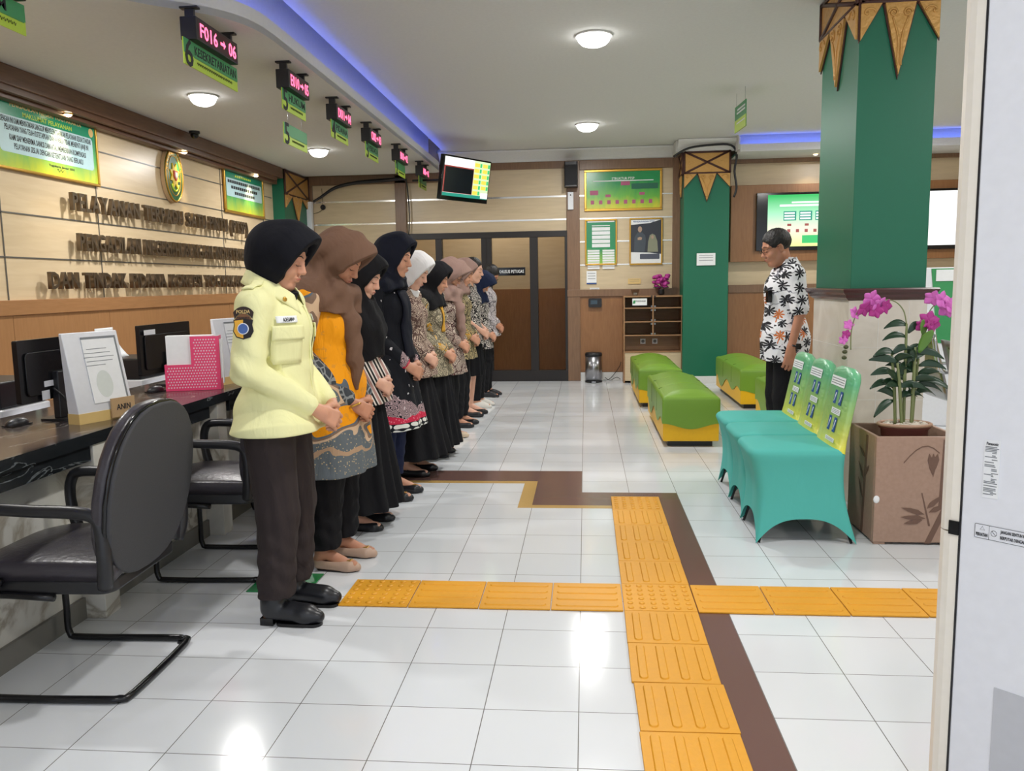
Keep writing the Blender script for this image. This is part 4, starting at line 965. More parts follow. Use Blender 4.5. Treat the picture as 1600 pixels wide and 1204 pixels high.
# ------------------------------------------------------------------ hanging queue signs
def qsign(x, y, led, num, word, w_, dw, label, extra=None, bars=True):
    t = thing('queue_sign', label, 'hanging sign', (x, y, 2.83), 0, 'hanging counter signs along the soffit')
    F = frame((0, 0, 0), (0, 1, 0), (0, 0, 1))   # faces +x
    if led is not None:
        for q in (-1, 1): MB().box((-.025, q*(dw/2-.03)-.012, -.10), (.025, q*(dw/2-.03)+.012, -.0)).prism([(-.05, -.02), (.05, -.02), (.05, .02), (-.05, .02)], .012, TR((0, q*(dw/2-.03), -.012))).build('bracket', 'black', t, bevel=.003)
        bx = MB().box((-.045, -dw/2, -.175), (.045, dw/2, -.055)).build('display_case', 'black', t, bevel=.004)
        T = lambda yy, zz: frame((.047, yy, zz), (0, 1, 0), (0, 0, 1))
        MB().box((.0452, -dw/2+.02, -.165), (.0458, dw/2-.02, -.068)).build('display_panel', plain('dark red panel', rgb(60, 6, 16), .3), bx)
        a, b = led
        text('led_text', a, .085, 'ledc', T(-dw*.22, -.117), bx, dw*.40, hs=1.2); text('led_text', b, .085, 'ledc', T(dw*.35, -.117), bx, dw*.19, hs=1.2)
        MB().prism([(-.035, -.008), (.005, -.008), (.005, -.022), (.03, 0), (.005, .022), (.005, .008), (-.035, .008)], .001, T(dw*.12, -.117)).build('led_arrow', 'ledc', bx)
        top = -.178
    else: top = -.155
    def plate(z1, hgt, num, word, nm='name_plate', bars=True):
        p = MB().box((-.003, -w_/2, z1-hgt), (.003, w_/2, z1)).build(nm, 'lime', t)
        MB().box((.0031, -w_/2, z1-hgt*.56), (.0042, w_/2, z1)).box((.0041, -w_/2+.11, z1-hgt*.60), (.0048, w_/2-.01, z1-hgt*.57)).build('green_field', 'green2', p)
        TT = lambda yy, zz: frame((.005, yy, zz), (0, 1, 0), (0, 0, 1))
        if num: text('number', num, .20, 'ink', TT(-w_/2+.055, z1-hgt*.5), p)
        if word: text('word', word, .06, 'ink', TT(.05, z1-hgt*.30), p, min(w_-.14, .062*len(word)), hs=1.1)
        mm = MB(); n = max(5, int((w_-.2)/.022)); 
        for j in range(n):
            yy = -w_/2+.14+j*.022; mm.tube([(.006, yy, z1-hgt*.78), (.006, yy+.006, z1-hgt*.70), (.006, yy+.012, z1-hgt*.82), (.006, yy+.018, z1-hgt*.72)], .0012, 4)
        mm.build('script_line', 'ink', p)
        return p
    H = .135; plate(top, H, num, word)
    if extra:
        ws = MB()
        for q in (-1, 1): ws.tube([(0, q*w_*.3, top-H), (0, q*w_*.3, top-H-.085)], .0012, 4)
        ws.build('wire', 'steel', t); plate(top-H-.085, H, extra, '', 'lower_plate')
    if led is None:
        ws = MB()
        for q in (-1, 1): ws.tube([(0, q*w_*.35, 0), (0, q*w_*.35, top)], .0012, 4)
        ws.build('wire', 'steel', t)
qsign(-2.58, 3.42, ('G012', '07'), '7', 'UMUM', .60, .52, 'green hanging sign cut off by the top left corner of the picture')
qsign(-2.09, 4.59, ('F016', '06'), '6', 'KESEKRETARIATAN', .66, .52, 'hanging sign number 6 with a red display reading F016')
qsign(-1.99, 5.62, ('E010', '05'), '5', 'HUKUM', .45, .40, 'hanging sign number 5 with a second number 5 plate below it', extra='5')
qsign(-1.99, 6.67, ('D011', '04'), '4', 'PIDANA', .45, .40, 'hanging sign number 4, next beyond the double number 5 sign')
qsign(-1.99, 7.68, ('C002', '03'), '3', 'PERDATA', .45, .40, 'hanging sign number 3, beyond the number 4 sign')
qsign(-1.99, 8.86, ('B010', '02'), '2', '', .45, .40, 'hanging sign number 2, last but one of the row towards the far wall')
qsign(-1.99, 10.08, ('A008', '01'), '1', '', .45, .40, 'smallest hanging sign, at the far end of the row by the television')
hs = thing('hanging_sign', 'thin green and yellow sign hanging on wires before the wall column', 'hanging sign', (1.46, 8.03, ZC))
ws = MB()
for q in (-1, 1): ws.tube([(.012*q, -.15*q, 0), (.012*q, -.15*q, -.12)], .0015, 4)
ws.build('wire', 'steel', hs); T8 = Matrix.Rotation(R_(4), 4, 'Z')
MB().box((-.003, -.2, -.36), (.003, .2, -.12)).build('plate', 'green2', hs, T=T8); MB().box((-.0045, -.2, -.36), (.0045, .2, -.25)).build('lower_band', 'lime', hs, T=T8); MB().box((-.006, -.17, -.20), (.006, .12, -.185)).box((-.006, -.17, -.17), (.006, .10, -.155)).box((-.006, -.17, -.29), (.006, .12, -.28)).build('text_line', 'paper', hs, T=T8)
# ------------------------------------------------------------------ televisions
tv = thing('television', 'ceiling hung television tilted down, showing a dark picture with yellow tiles', 'television', (-1.43, 10.0, 2.60), R_(58))
TT = Matrix.Rotation(R_(10), 4, 'X'); w_, h_ = .88, .52
MB().box((-w_/2, 0, -h_/2), (w_/2, .06, h_/2)).build('housing', 'blackg', tv, bevel=.006, T=TT)
def scr(x0, z0, x1, z1, mat, nm='screen', d=.002): return MB().box((-w_/2+.02+x0*(w_-.04), -d, -h_/2+.05+z0*(h_-.07)), (-w_/2+.02+x1*(w_-.04), 0, -h_/2+.05+z1*(h_-.07))).build(nm, mat, tv, T=TT)
scr(0, 0, 1, 1, 'scrw'); scr(0, .09, .64, .78, 'scrr', 'picture_frame', .003); scr(.02, .10, .63, .75, 'scrk', 'picture', .004); scr(0, 0, 1, .085, 'scrt', 'ticker', .003); scr(.64, .085, 1, 1, 'scrm', 'tile_column', .003)
m1 = MB(); m2 = MB()
for i in range(2):
    for j in range(6):
        if i == 1 and j == 0: continue
        x0 = .65+.18*i; z0 = .10+.148*j; X_ = lambda a: -w_/2+.02+a*(w_-.04); Z_ = lambda a: -h_/2+.05+a*(h_-.07)
        m1.box((X_(x0), -.005, Z_(z0)), (X_(x0+.11), -.003, Z_(z0+.10))); m2.box((X_(x0+.12), -.005, Z_(z0)), (X_(x0+.16), -.003, Z_(z0+.10)))
m1.build('yellow_tiles', 'scry', tv, T=TT); m2.build('green_tiles', 'scrg', tv, T=TT); scr(.84, .02, 1, .17, 'scrw', 'clock', .005)
MB().tube([(0, .08, .0), (-.02, .2, .02)], .02, 10).tube([(-.02, .2, .02), (-.3, .62, .02)], .014, 10).box((-.12, .06, -.1), (.12, .09, .12)).build('wall_mount', 'black', tv)
tw = thing('television', 'wall television with a green and yellow screen behind the man', 'television', (2.86, YW-.14, 2.07))
MB().box((-.64, -.05, -.36), (.64, 0, .38)).build('housing', 'blackg', tw, bevel=.005)
t = NT('green to cream screen'); s_ = t.sep(t.obj()); t.col((0, 0, 0, 1)); t.link(t.ramp(t.math('MULTIPLY_ADD', s_[2], 1.5, .5), [(.0, (.9, 1, .3, 1)), (.35, (1, 1, .75, 1)), (.65, (.45, .95, .6, 1)), (1, (.02, .55, .12, 1))]), t.b.inputs['Emission Color']); t.b.inputs['Emission Strength'].default_value = 1
MB().box((-.50, -.053, -.31), (.62, -.05, .35)).build('screen', t.m, tw)
m1 = MB().box((-.2, -.056, .24), (.35, -.053, .26)); m1.box((-.35, -.056, .20), (.5, -.053, .225)); m2 = MB(); m3 = MB()
for i in range(4):
    m2.box((-.30+.20*i, -.056, .02), (-.14+.20*i, -.053, .14))
    for k in range(3): m1.box((-.29+.20*i, -.058, .035+.035*k), (-.16+.20*i, -.0565, .055+.035*k))
for i in range(7):
    m3.box((-.36+.11*i, -.056, -.13), (-.32+.11*i, -.053, -.09))
    if i % 2: m3.box((-.36+.11*i, -.056, -.05), (-.31+.11*i, -.053, -.02))
m1.build('white_captions', 'scrw', tw); m2.build('green_boxes', 'scrt', tw); m3.build('small_portraits', plain('portrait red', rgb(180, 90, 90), .5), tw); MB().box((-.06, -.056, -.27), (.16, -.053, -.17)).build('green_box', 'scrg', tw)
t2 = thing('television', 'wall television with a bright white screen right of the green column', 'television', (4.36, YW-.14, 2.07))
MB().box((-.62, -.05, -.38), (.62, 0, .38)).build('housing', 'blackg', t2, bevel=.005); MB().box((-.42, -.053, -.33), (.36, -.05, .35)).build('screen', 'scrw', t2)
# ------------------------------------------------------------------ far wall furniture and papers
def FW(x, z): m = frame((0, 0, 0), (1, 0, 0), (0, 0, 1)); m.translation = Vector((x, YW-.008, z)); return m
w_, h_ = 1.03, .54
t = framed(FW(.508, 2.555), w_, h_, 'wide gold framed green organisation chart titled STRUKTUR PTSP', 'framed_chart', 'framed chart', .03)
MB().box((-w_/2+.02, -h_/2+.02, .004), (w_/2-.02, h_/2-.02, .012)).build('chart', grad('chart print', rgb(34, 150, 84), rgb(110, 185, 70), rgb(216, 214, 60), h_), t)
text('title', 'STRUKTUR PTSP', .045, 'paper', TR((0, .15, .0125)), t, .30); MB().box((-.40, .115, .012), (.40, .127, .0128)).build('subtitle', 'paper', t)
for a, b, c, d in [(-.03, .06, .09, .11), (-.44, -.06, -.33, .0), (-.235, -.09, -.165, -.055), (.215, -.07, .285, -.035)]+[(-.43+.11*i, -.18, -.385+.11*i, -.13) for i in range(8)]: MB().box((a, b, .012), (c, d, .0135)).build('portrait', 'purple', t)
MB().box((.11, .01, .012), (.46, .08, .016)).build('list_panel', plain('chart dark green', rgb(40, 108, 84), .6), t)
t = framed(FW(.213, 1.873), .43, .61, 'narrow gold framed green notice with white text boxes', 'framed_notice', 'framed notice', .022)
MB().box((-.2, -.29, .004), (.2, .29, .012)).build('notice', grad('notice print', rgb(36, 140, 92), rgb(40, 145, 90), rgb(150, 195, 70), .6), t)
m1 = MB().box((-.18, .265, .012), (.18, .285, .013)).box((-.12, .215, .012), (.12, .225, .013))
for k in range(5): m1.box((-.12, .155-.055*k, .012), (.12, .2-.055*k, .013))
for q in (-1, 1):
    for k in range(8): m1.box((q*.1-.08, -.125-.033*k, .012), (q*.1+.08, -.10-.033*k, .013))
m1.build('text_boxes', 'paper', t)
t = framed(FW(.812, 1.873), .44, .62, 'gold framed poster showing a man and a veiled woman', 'framed_photo', 'framed poster', .02)
MB().box((-.2, -.29, .004), (.2, .29, .012)).build('print', plain('poster dark', rgb(48, 50, 60), .3), t)
MB().prism([(-.2, .285), (.2, .285), (.05, .24), (-.2, .22)], .001, TR((0, 0, .012))).prism([(-.2, -.29), (.2, -.29), (.2, -.17), (.05, -.15), (-.2, -.14)], .001, TR((0, 0, .012))).build('white_areas', 'paper', t)
text('title', 'PENGAWASAN PTSP', .028, 'navy', TR((-.03, .262, .0135)), t, .28)
m1 = MB().prism([(-.16, -.14), (-.02, -.14), (.0, .0), (-.01, .08), (-.05, .12), (-.11, .12), (-.15, .06)], .0015, TR((0, 0, .0122))); m1.build('man_suit', plain('suit print', rgb(70, 78, 88), .5), t)
MB().prism([(-.08+.028*math.cos(k*PI/6), .16+.04*math.sin(k*PI/6)) for k in range(12)], .002, TR((0, 0, .0125))).prism([(-.11, .02), (-.06, .02), (-.05, .05), (-.08, .06), (-.11, .05)], .002, TR((0, 0, .0132))).prism([(.085+.018*math.cos(k*PI/6), .055+.025*math.sin(k*PI/6)) for k in range(12)], .002, TR((0, 0, .0145))).build('faces', plain('print skin', rgb(178, 150, 130), .5), t)
MB().prism([(.02, -.14), (.16, -.14), (.15, .0), (.12, .08), (.085, .1), (.05, .08), (.03, .0)], .0015, TR((0, 0, .0127))).build('woman_veil', plain('veil print', rgb(140, 142, 120), .5), t)
MB().prism(rr(.26, .07, .01, 3, .05, -.2), .001, TR((0, 0, .0135))).build('caption_box', plain('caption slate', rgb(80, 84, 100), .5), t)
sp = thing('loudspeaker', 'black box loudspeaker high on the post above the doors', 'loudspeaker', (-.18, YW-.14, 2.755))
MB().prism(rr(.175, .18, .015, 3), .32, TR((0, 0, -.16))).build('cabinet', 'black', sp); MB().box((-.075, -.096, -.14), (.075, -.09, .12)).build('grille', plain('speaker grille', rgb(38, 38, 42), .8), sp); MB().box((-.02, .08, -.04), (.02, .14, .04)).build('wall_bracket', 'black', sp)
bx = thing('switch_box', 'slim white switch box on the brown post under the loudspeaker', 'switch box', (-.19, YW-.05, 2.43)); MB().box((-.038, -.03, -.12), (.038, 0, .11)).build('cover', 'offw', bx, bevel=.006); MB().ball((0, -.032, .07), (.01, .006, .01), 10).build('button', 'blackg', bx)
def sheet_(x, z, w_, h_, label, mat='paper', lines=3, name='notice', lm='inkg', T=None, inner=None):
    t = thing(name, label, 'notice'); t.matrix_world = T or FW(x, z); MB().box((-w_/2, -h_/2, .0), (w_/2, h_/2, .006)).build('sheet', mat, t); m = MB()
    for k in range(lines): m.box((-w_*.38, h_*.30-k*h_*.6/max(lines, 1), .006), (w_*.38, h_*.34-k*h_*.6/max(lines, 1), .007))
    m.build('text_line', lm, t)
    if inner: MB().box((-w_*.5, -h_*.5, .006), (w_*.5, -h_*.40, .0068)).build('blue_band', 'navy', t)
    return t
sheet_(.085, 1.405, .135, .175, 'white notice with a blue foot under the green framed notice', inner=1)
sheet_(.125, 1.22, .13, .095, 'small white card on the wood rail above the wall scanner')
sheet_(.66, 1.345, .17, .07, 'faint beige card on the wall above the glass cup', 'cardy', 2)
T9 = frame((0, 0, 0), (1, 0, 0), (0, 0, 1)); T9.translation = Vector((1.545, 10.712, 1.61)); sheet_(0, 0, .235, .155, 'white certificate on the green wall column', 'paper', 3, T=T9)
dv = thing('wall_scanner', 'black fingerprint scanner on the lower wood panel', 'scanner', (.13, YW-.03, 1.065)); MB().prism(rr(.18, .12, .02, 4), .04, frame((0, 0, 0), (1, 0, 0), (0, 0, 1))).build('housing', 'black', dv); MB().box((-.06, -.043, -.02), (.03, -.04, .035)).build('display', plain('scanner display', rgb(50, 70, 84), .2), dv)
tc = thing('trash_can', 'stainless pedal bin with black lid against the far wall', 'trash can', (.105, 10.96, 0))
MB().lathe([(.112, .02), (.112, .36)], 32).build('body', 'steel', tc); MB().lathe([(.116, .36), (.116, .385), (.105, .402), (.05, .408), (.001, .41)], 32).build('lid', 'black', tc); MB().lathe([(.115, 0), (.115, .022)], 32).build('base', 'black', tc); MB().box((-.03, -.14, .008), (.03, -.10, .02)).build('pedal', 'steel', tc, bevel=.004)
tag(MB().tube([(.24, 11.1, .01), (.30, 11.05, .02), (.36, 11.1, .06), (.45, 11.1, .18), (.48, 11.11, .26)], .004, 5, sub=4).tube([(.26, 11.08, .05), (.33, 11.08, .01), (.42, 11.09, .05), (.47, 11.11, .02)], .004, 5, sub=4).build('power_cord', 'black'), 'thin black cords on the floor between bin and cabinet', 'cord')
cb = thing('display_cabinet', 'low oak display cabinet with six smoked glass doors', 'cabinet', (.885, 10.93, 0)); W = .385
m = MB().box((-W, -.11, 1.135), (W, .21, 1.155)).box((-W, -.11, 0), (-W+.018, .21, 1.14)).box((W-.018, -.11, 0), (W, .21, 1.14)).box((-W, .195, 0), (W, .21, 1.14))
for z in (.985, .805, .625, .405): m.box((-W, -.108, z), (W, .2, z+.016))
m.box((-.008, -.108, .64), (.008, .2, 1.14)); m.build('carcass', wood('cabinet oak', rgb(150, 112, 78), rgb(166, 126, 90), 0), cb, bevel=.002)
MB().box((-W+.018, -.10, .03), (W-.018, -.08, .405)).build('lower_panel', 'maplef', cb)
for i in range(2):
    for j, z in enumerate((.645, .825, 1.005)):
        x0 = -W+.022+i*.378; d = MB().box((x0, -.105, z), (x0+.355, -.10, z+.152)).build('door', 'glass', cb)
        MB().box((x0+(.0 if i else .335), -.11, z+.13), (x0+(.02 if i else .355), -.098, z+.15)).box((x0+(.0 if i else .335), -.11, z+.0), (x0+(.02 if i else .355), -.098, z+.02)).build('hinge', 'steel', d)
lb = MB().box((-.27, -.115, 1.03), (-.08, -.109, 1.12)).build('label_card', 'paper', cb); text('lettering', 'PRODUK HUKUM', .025, 'ink', frame((-.16, -.116, 1.085), (1, 0, 0), (0, 0, 1)), lb, .12); MB().prism([(-.02, -.02), (.01, -.02), (.02, .02), (-.01, .02)], .002, frame((-.245, -.116, 1.075), (1, 0, 0), (0, 0, 1))).build('mark', 'green2', lb)
for x in (-.11, .05):
    s = MB().box((x-.035, .185, .50), (x+.035, .195, .57)).build('wall_socket', 'offw', cb); MB().lathe([(.022, 0), (.018, .004)], 14, frame((x, .184, .535), (1, 0, 0), (0, 0, 1))).build('socket_hole', 'inkg', s)
vs = thing('potted_flowers', 'small dark vase of magenta artificial flowers on the cabinet', 'flowers', (1.0, 10.95, 1.155))
MB().lathe([(.03, 0), (.045, .03), (.04, .07), (.045, .08)], 16).build('vase', 'black', vs); m = MB()
for k in range(26):
    a = random.random()*6.28; q = random.random()**.5*.10; z = .11+random.random()*.17-q*.5; m.ball((q*math.cos(a), q*math.sin(a)*.7, z+.03), (.04, .04, .024), 7, R=Matrix.Rotation(a, 3, 'Z') @ Matrix.Rotation(random.random(), 3, 'X'))
m.build('blooms', 'petald', vs); m = MB()
for k in range(8): a = k*.8; m.ball((.07*math.cos(a), .05*math.sin(a), .10), (.04, .016, .008), 7, R=Matrix.Rotation(a, 3, 'Z'))
m.build('leaves', 'leaf', vs)
gl = thing('glass_cup', 'small clear glass cup on the left of the cabinet top', 'cup', (.66, 10.95, 1.155)); MB().lathe([(.03, 0), (.05, .05), (.055, .08), (.05, .08), (.045, .052), (.02, .01)], 18).build('cup', 'glass', gl); MB().lathe([(.025, .01), (.025, .04)], 12).build('candle', 'paper', gl)
# ------------------------------------------------------------------ service counter and what stands on it
sc_ = thing('service_counter', 'long dark marble topped service counter on white marble piers', 'counter', (0, 0, 0))
MB().box((-2.63, -1.5, .735), (-1.97, 9.6, .778)).build('worktop', 'dmarble', sc_, bevel=.004)
MB().box((-1.982, -1.5, .73), (-1.962, 9.6, .779)).build('worktop_edge', 'bmarble', sc_)
ap = MB()
for a, b in ((-1.5, 1.9), (2.05, 3.02), (3.22, 4.06), (4.30, 5.2), (5.4, 6.3), (6.5, 7.4), (7.6, 9.6)): ap.box((-1.995, a, .665), (-1.975, b, .735))
ap.build('apron', 'bmarble', sc_, bevel=.002)
MB().box((-2.12, -1.5, .09), (-2.07, 9.6, .735)).build('front_panel', 'marble', sc_); MB().box((-2.11, -1.5, 0), (-2.055, 9.6, .09)).build('plinth', plain('grey plinth', rgb(120, 118, 112), .3), sc_)
for y in (.83, 1.95, 3.08, 4.19, 5.30, 6.41, 7.52): MB().box((-2.07, y-.05, 0), (-1.97, y+.055, .735)).build('pier', 'marble', sc_, bevel=.003)
bd = thing('back_desk', 'lower back desk behind the counter along the wall', 'desk', (0, 0, 0))
MB().box((-3.30, 1, .64), (-2.78, 9.4, .675)).build('desktop', 'dmarble', bd); MB().box((-3.28, 1, 0), (-2.80, 9.4, .64)).build('base', 'offw', bd)
def printer(y, label, stk, trayc='paper', w_=.36):
    t = thing('printer', label, 'printer', (-3.0, y, .675))
    MB().box((-.2, -w_/2, .0), (.2, w_/2, .10)).build('lower_body', 'offw', t, bevel=.01); MB().box((-.19, -w_/2+.005, .10), (.19, w_/2-.005, .235)).build('upper_body', 'black', t, bevel=.012)
    MB().box((.2, -w_/2+.06, .03), (.30, w_/2-.02, .045)).build('paper_tray', 'offw', t)
    if stk == 'round': MB().lathe([(.024, 0), (.024, .002)], 20, frame((.192, w_*.25, .165), (0, 1, 0), (0, 0, 1))).build('round_sticker', 'ppl', t)
    else: MB().box((.190, -.14, .15), (.193, -.095, .195)).build('square_sticker', plain('salmon sticker', rgb(240, 160, 150), .6), t)
printer(3.80, 'black and white printer behind the first monitor with a round sticker', 'round'); printer(5.05, 'black and white printer behind the pink magazine holder', 'square')
pg = thing('paper_sheet', 'curled white sheet standing up from the printer', 'paper', (-3.06, 5.0, .90)); MB().sheet(lambda u, v: (-.12*(1-v)**2*0+.10*v*v-.05, (u-.5)*.20, .19*(1-v)+.01), 8, 10).build('sheet', 'paper', pg, solid=.001)
def monitor(y0, y1, x, z0, z1, label, sticker):
    t = thing('monitor', label, 'monitor', (x, (y0+y1)/2, .778)); w_ = y1-y0; a, b = z0-.778, z1-.778
    MB().prism(rr(w_, b-a, .008, 3, 0, (a+b)/2), .022, frame((0, 0, 0), (0, 1, 0), (0, 0, 1)) @ TR((0, 0, -.022))).build('shell', 'blackm', t)
    MB().prism(rr(w_*.86, (b-a)*.70, .02, 3, 0, a+(b-a)*.45), .010, frame((0, 0, 0), (0, 1, 0), (0, 0, 1))).build('rear_housing', 'blackm', t, bevel=.004)
    MB().box((-.0235, -w_/2+.01, a+.02), (-.022, w_/2-.01, b-.01)).build('screen', 'scrk', t)
    MB().box((-.0, -.04, .008), (.035, .04, a+.12)).build('stand_neck', 'black', t, bevel=.006); MB().prism(rr(.19, .16, .03, 4), .010, TR((0, 0, .0005))).build('stand_foot', 'black', t, T=TR((.02, .03, 0), rz=PI/2))
    c_ = MB().tube([(.022, -.06, a+.05), (.05, -.03, a+.0), (.06, .0, a-.06), (.05, .03, .012)], .005, 6, sub=4); c_.build('cable', 'black', t)
    for (yy, zz, ww, hh) in sticker: MB().box((.0105, yy, zz), (.0115, yy+ww, zz+hh)).build('sticker', 'offw', t)
    return t
monitor(3.13, 3.60, -2.33, .875, 1.14, 'black monitor seen from behind on the near end of the counter', [(-.10, .155, .07, .025), (-.12, .10, .05, .04)])
monitor(4.30, 4.88, -2.47, .86, 1.143, 'black monitor behind the pink magazine holder', [(-.26, .31, .12, .028)])
def holder(x, y, rz, s, label, name):
    t = thing('leaflet_stand', label, 'leaflet stand', (x, y, .778), rz)
    # leaning slab: profile in x (depth) / z
    pr = [(0, 0), (.015, .05), (-.055, .385), (-.072, .385), (-.05, 0)]
    A = frame((0, 0, 0), (1, 0, 0), (0, 0, 1)); 
    m = MB(); L = .275*s
    vs = [(px_, yy, pz*s*1.0) for yy in (-L/2, L/2) for px_, pz in pr]; n = 5
    m.add(vs, [(0, 1, 2, 3, 4), (9, 8, 7, 6, 5)]+[(i, n+i, n+(i+1) % n, (i+1) % n) for i in range(n)]); m.build('stand_body', 'offw', t, bevel=.004)
    MB().box((-.052, -L/2-.001, 0), (.017, L/2+.001, .045)).build('wood_base', 'cardy', t)
    Fm = frame((.017, 0, .05*s), (0, 1, 0), (-.07, 0, .335)) 
    g = MB().box((-L*.20, .03, .001), (L*.40, .31*s, .003)).build('leaflet', 'paper', t, T=Fm)
    MB().box((-L*.20, .31*s, .001), (L*.43, .320*s, .004)).box((L*.40, .03, .001), (L*.43, .31*s, .004)).build('slot_edge', 'inkg', t, T=Fm)
    mm = MB()
    for k, (a, b) in enumerate(((-.06, .04), (-.075, .055), (-.08, .07), (-.07, .06), (-.075, .02))): mm.box((a+.02, (.265-.018*k)*s, .003), (b+.02, (.265-.018*k)*s+.0028, .0036))
    mm.build('text_line', 'inkg', g); MB().prism([(.015+.04*math.cos(k*PI/12), .11+.06*math.sin(k*PI/12)) for k in range(24)], .0006, TR((0, 0, .003))).build('pale_emblem', plain('pale grey green', rgb(218, 224, 220), .7), g)
    np_ = MB().box((.022, L*.05, .008), (.030, L*.49, .092)).build('name_plate', 'kraft', t); text('lettering', name, .035, 'ink', frame((.031, L*.27, .052), (0, 1, 0), (0, 0, 1)), np_, L*.26)
    return t
holder(-2.10, 3.335, R_(-19), 1.0, 'white leaflet stand with a kraft name plate at the near end of the counter', 'ANIN'); holder(-2.085, 4.70, R_(-19), 1.0, 'white leaflet stand behind the pink holder beside the officer', 'DIAN')
# pink perforated magazine holder
mh = thing('magazine_holder', 'pink perforated magazine holder with papers on the counter', 'magazine holder', (-2.165, 4.315, .7795), R_(-73))
out = [(-.16, 0), (.13, 0), (.13, .30), (-.02, .30), (-.02, .145), (-.16, .145)]
Fp = frame((0, 0, 0), (0, 1, 0), (0, 0, 1)) 
Fp2 = frame((.04, 0, 0), (.35, .94, 0), (0, 0, 1))
m = MB(); m.prism(out, .003)
for a, b in zip(out, out[1:]+out[:1]):
    a_, b_ = Vector((a[0], a[1], 0)), Vector((b[0], b[1], 0)); d = (b_-a_).normalized(); nn = Vector((d.y, -d.x, 0))
    if a[1] >= .145 and b[1] >= .145: continue
    m.box((min(a[0], b[0])-.001, min(a[1], b[1])-.001, -.09), (max(a[0], b[0])+.001, max(a[1], b[1])+.001, 0))
m.build('shell', 'pink', mh, T=Fp); hm = MB()
for i in range(19):
    for j in range(18):
        x_, z_ = -.145+i*.0145+(j % 2)*.007, .018+j*.0155
        if x_ > .115 or (x_ < -.005 and z_ > .128): continue
        hm.lathe([(.0042, .0031), (.0042, .0038)], 6, TR((x_, z_, 0)))
ho = hm.build('perforation', plain('pale hole', rgb(238, 214, 222), .7), mh, T=Fp)
MB().box((-.15, .0, -.075), (.10, .305, -.015)).build('papers', 'paper', mh, T=Fp)
MB().box((.131, .06, -.08), (.133, .28, -.02)).build('spine_label', 'paper', mh, T=Fp)
MB().box((.150, .04, .05), (.153, .285, .0)).build('leaf', 'paper', mh, T=Fp)
def mouse(x, y, rz, label):
    t = thing('computer_mouse', label, 'computer mouse', (x, y, .7797), rz); MB().ball((0, 0, .008), (.055, .03, .026), 14).box((-.052, -.027, 0), (.052, .027, .006)).build('shell', 'black', t); MB().ball((.03, 0, .026), (.012, .004, .006), 8).build('scroll_wheel', 'dgrey', t)
mouse(-2.40, 3.185, R_(80), 'black mouse on the near end of the counter by the first monitor'); mouse(-2.37, 4.25, R_(70), 'black mouse left of the pink magazine holder')
tag(MB().box((-2.09, 3.46, .7785), (-1.985, 3.66, .7805)).build('paper_sheet', 'paper'), 'loose white paper at the counter edge behind the nearest leaflet stand', 'paper')
tag(MB().box((-1.51, 3.34, .001), (-1.23, 3.575, .004)).build('floor_mat', plain('green plastic mat', rgb(20, 130, 70), .25)), 'small green mat on the floor behind the black boots', 'mat')
# ------------------------------------------------------------------ cantilever office chairs (facing the counter, -x)
def office_chair():
    t = thing('office_chair', 'x', 'office chair', (0, 0, 0), 0, 'black cantilever office chairs at the counter')
    # frame: one bent tube, y is the width, -x the front
    W = .235
    pts = [(.02, -W, .36), (-.20, -W, .37), (-.245, -W, .34), (-.25, -W, .12), (-.245, -W, .03), (-.19, -W, .014), (.15, -W, .014), (.205, -W+.008, .014), (.232, -W+.05, .014), (.232, W-.05, .014), (.205, W-.008, .014), (.15, W, .014), (-.19, W, .014), (-.245, W, .03), (-.25, W, .12), (-.245, W, .34), (-.20, W, .37), (.02, W, .36)]
    MB().tube(pts, .0125, 10, sub=3).build('frame', 'blackm', t)
    for q in (-1, 1): MB().lathe([(.014, 0), (.012, .006)], 10, TR((.2, q*.22, 0))).build('foot_pad', 'black', t)
    # seat
    def seat(u, v):
        a = (u-.5)*2; b = (v-.5)*2
        return (-.02+b*.24, a*.235, .455-.018*abs(a)**4-.03*max(0, -b-.6)**1.5*2+.012*math.cos(b*1.5)*math.cos(a*1.4))
    m = MB(); m.sheet(seat, 14, 14); m.build('seat', 'leather', t, solid=.055)
    MB().prism(rr(.46, .46, .05, 4), .05, TR((-.02, 0, .365))).build('seat_pan', 'black', t, bevel=.012)
    # back: tall shell wider in the middle, tilted
    bp = []
    for k in range(32):
        a = 2*PI*k/32; c, s_ = math.cos(a), math.sin(a); e = 2.6
        x_ = (abs(c)**(2/e))*(1 if c > 0 else -1)*.288*(1-.10*max(s_, 0)-.06*max(-s_, 0)); z_ = (abs(s_)**(2/e))*(1 if s_ > 0 else -1)*.29; bp.append((x_, z_))
    Fb = frame((.245, 0, .675), (0, 1, 0), (.16, 0, 1))
    MB().prism(bp, .018, TR((0, 0, .0))).build('back_shell', 'mesh', t, bevel=.008, T=Fb)
    MB().prism([(x_*1.01, z_*1.01) for x_, z_ in bp], .05, TR((0, 0, -.052))).build('back_cushion', 'leather', t, bevel=.02, seg=3, T=Fb)
    MB().tube([(x_*1.0, z_*1.0, -.001) for x_, z_ in bp], .007, 6, closed=True).build('edge_piping', 'blackg', t, T=Fb)
    for q in (-1, 1):
        y = q*.265
        MB().tube([(.20, y*.93, .40), (.215, y, .48), (.21, y, .60), (.17, y, .645), (0, y, .655), (-.16, y, .66), (-.205, y, .63), (-.215, y, .55), (-.19, y*.98, .44), (-.15, y*.93, .40)], [.024, .024, .022, .021, .02, .02, .02, .02, .022, .022], 10, sub=4).build('armrest', 'black', t)
    return t
def copy_tree(o, parent=None):
    c = o.copy(); C.objects.link(c)
    if parent: c.parent = parent
    for ch in list(o.children): copy_tree(ch, c)
    return c
oc = office_chair(); oc.location = (-1.74, 2.60, 0); oc.rotation_euler = (0, 0, R_(2)); oc['label'] = 'black office chair nearest the viewer, its back panel facing us'
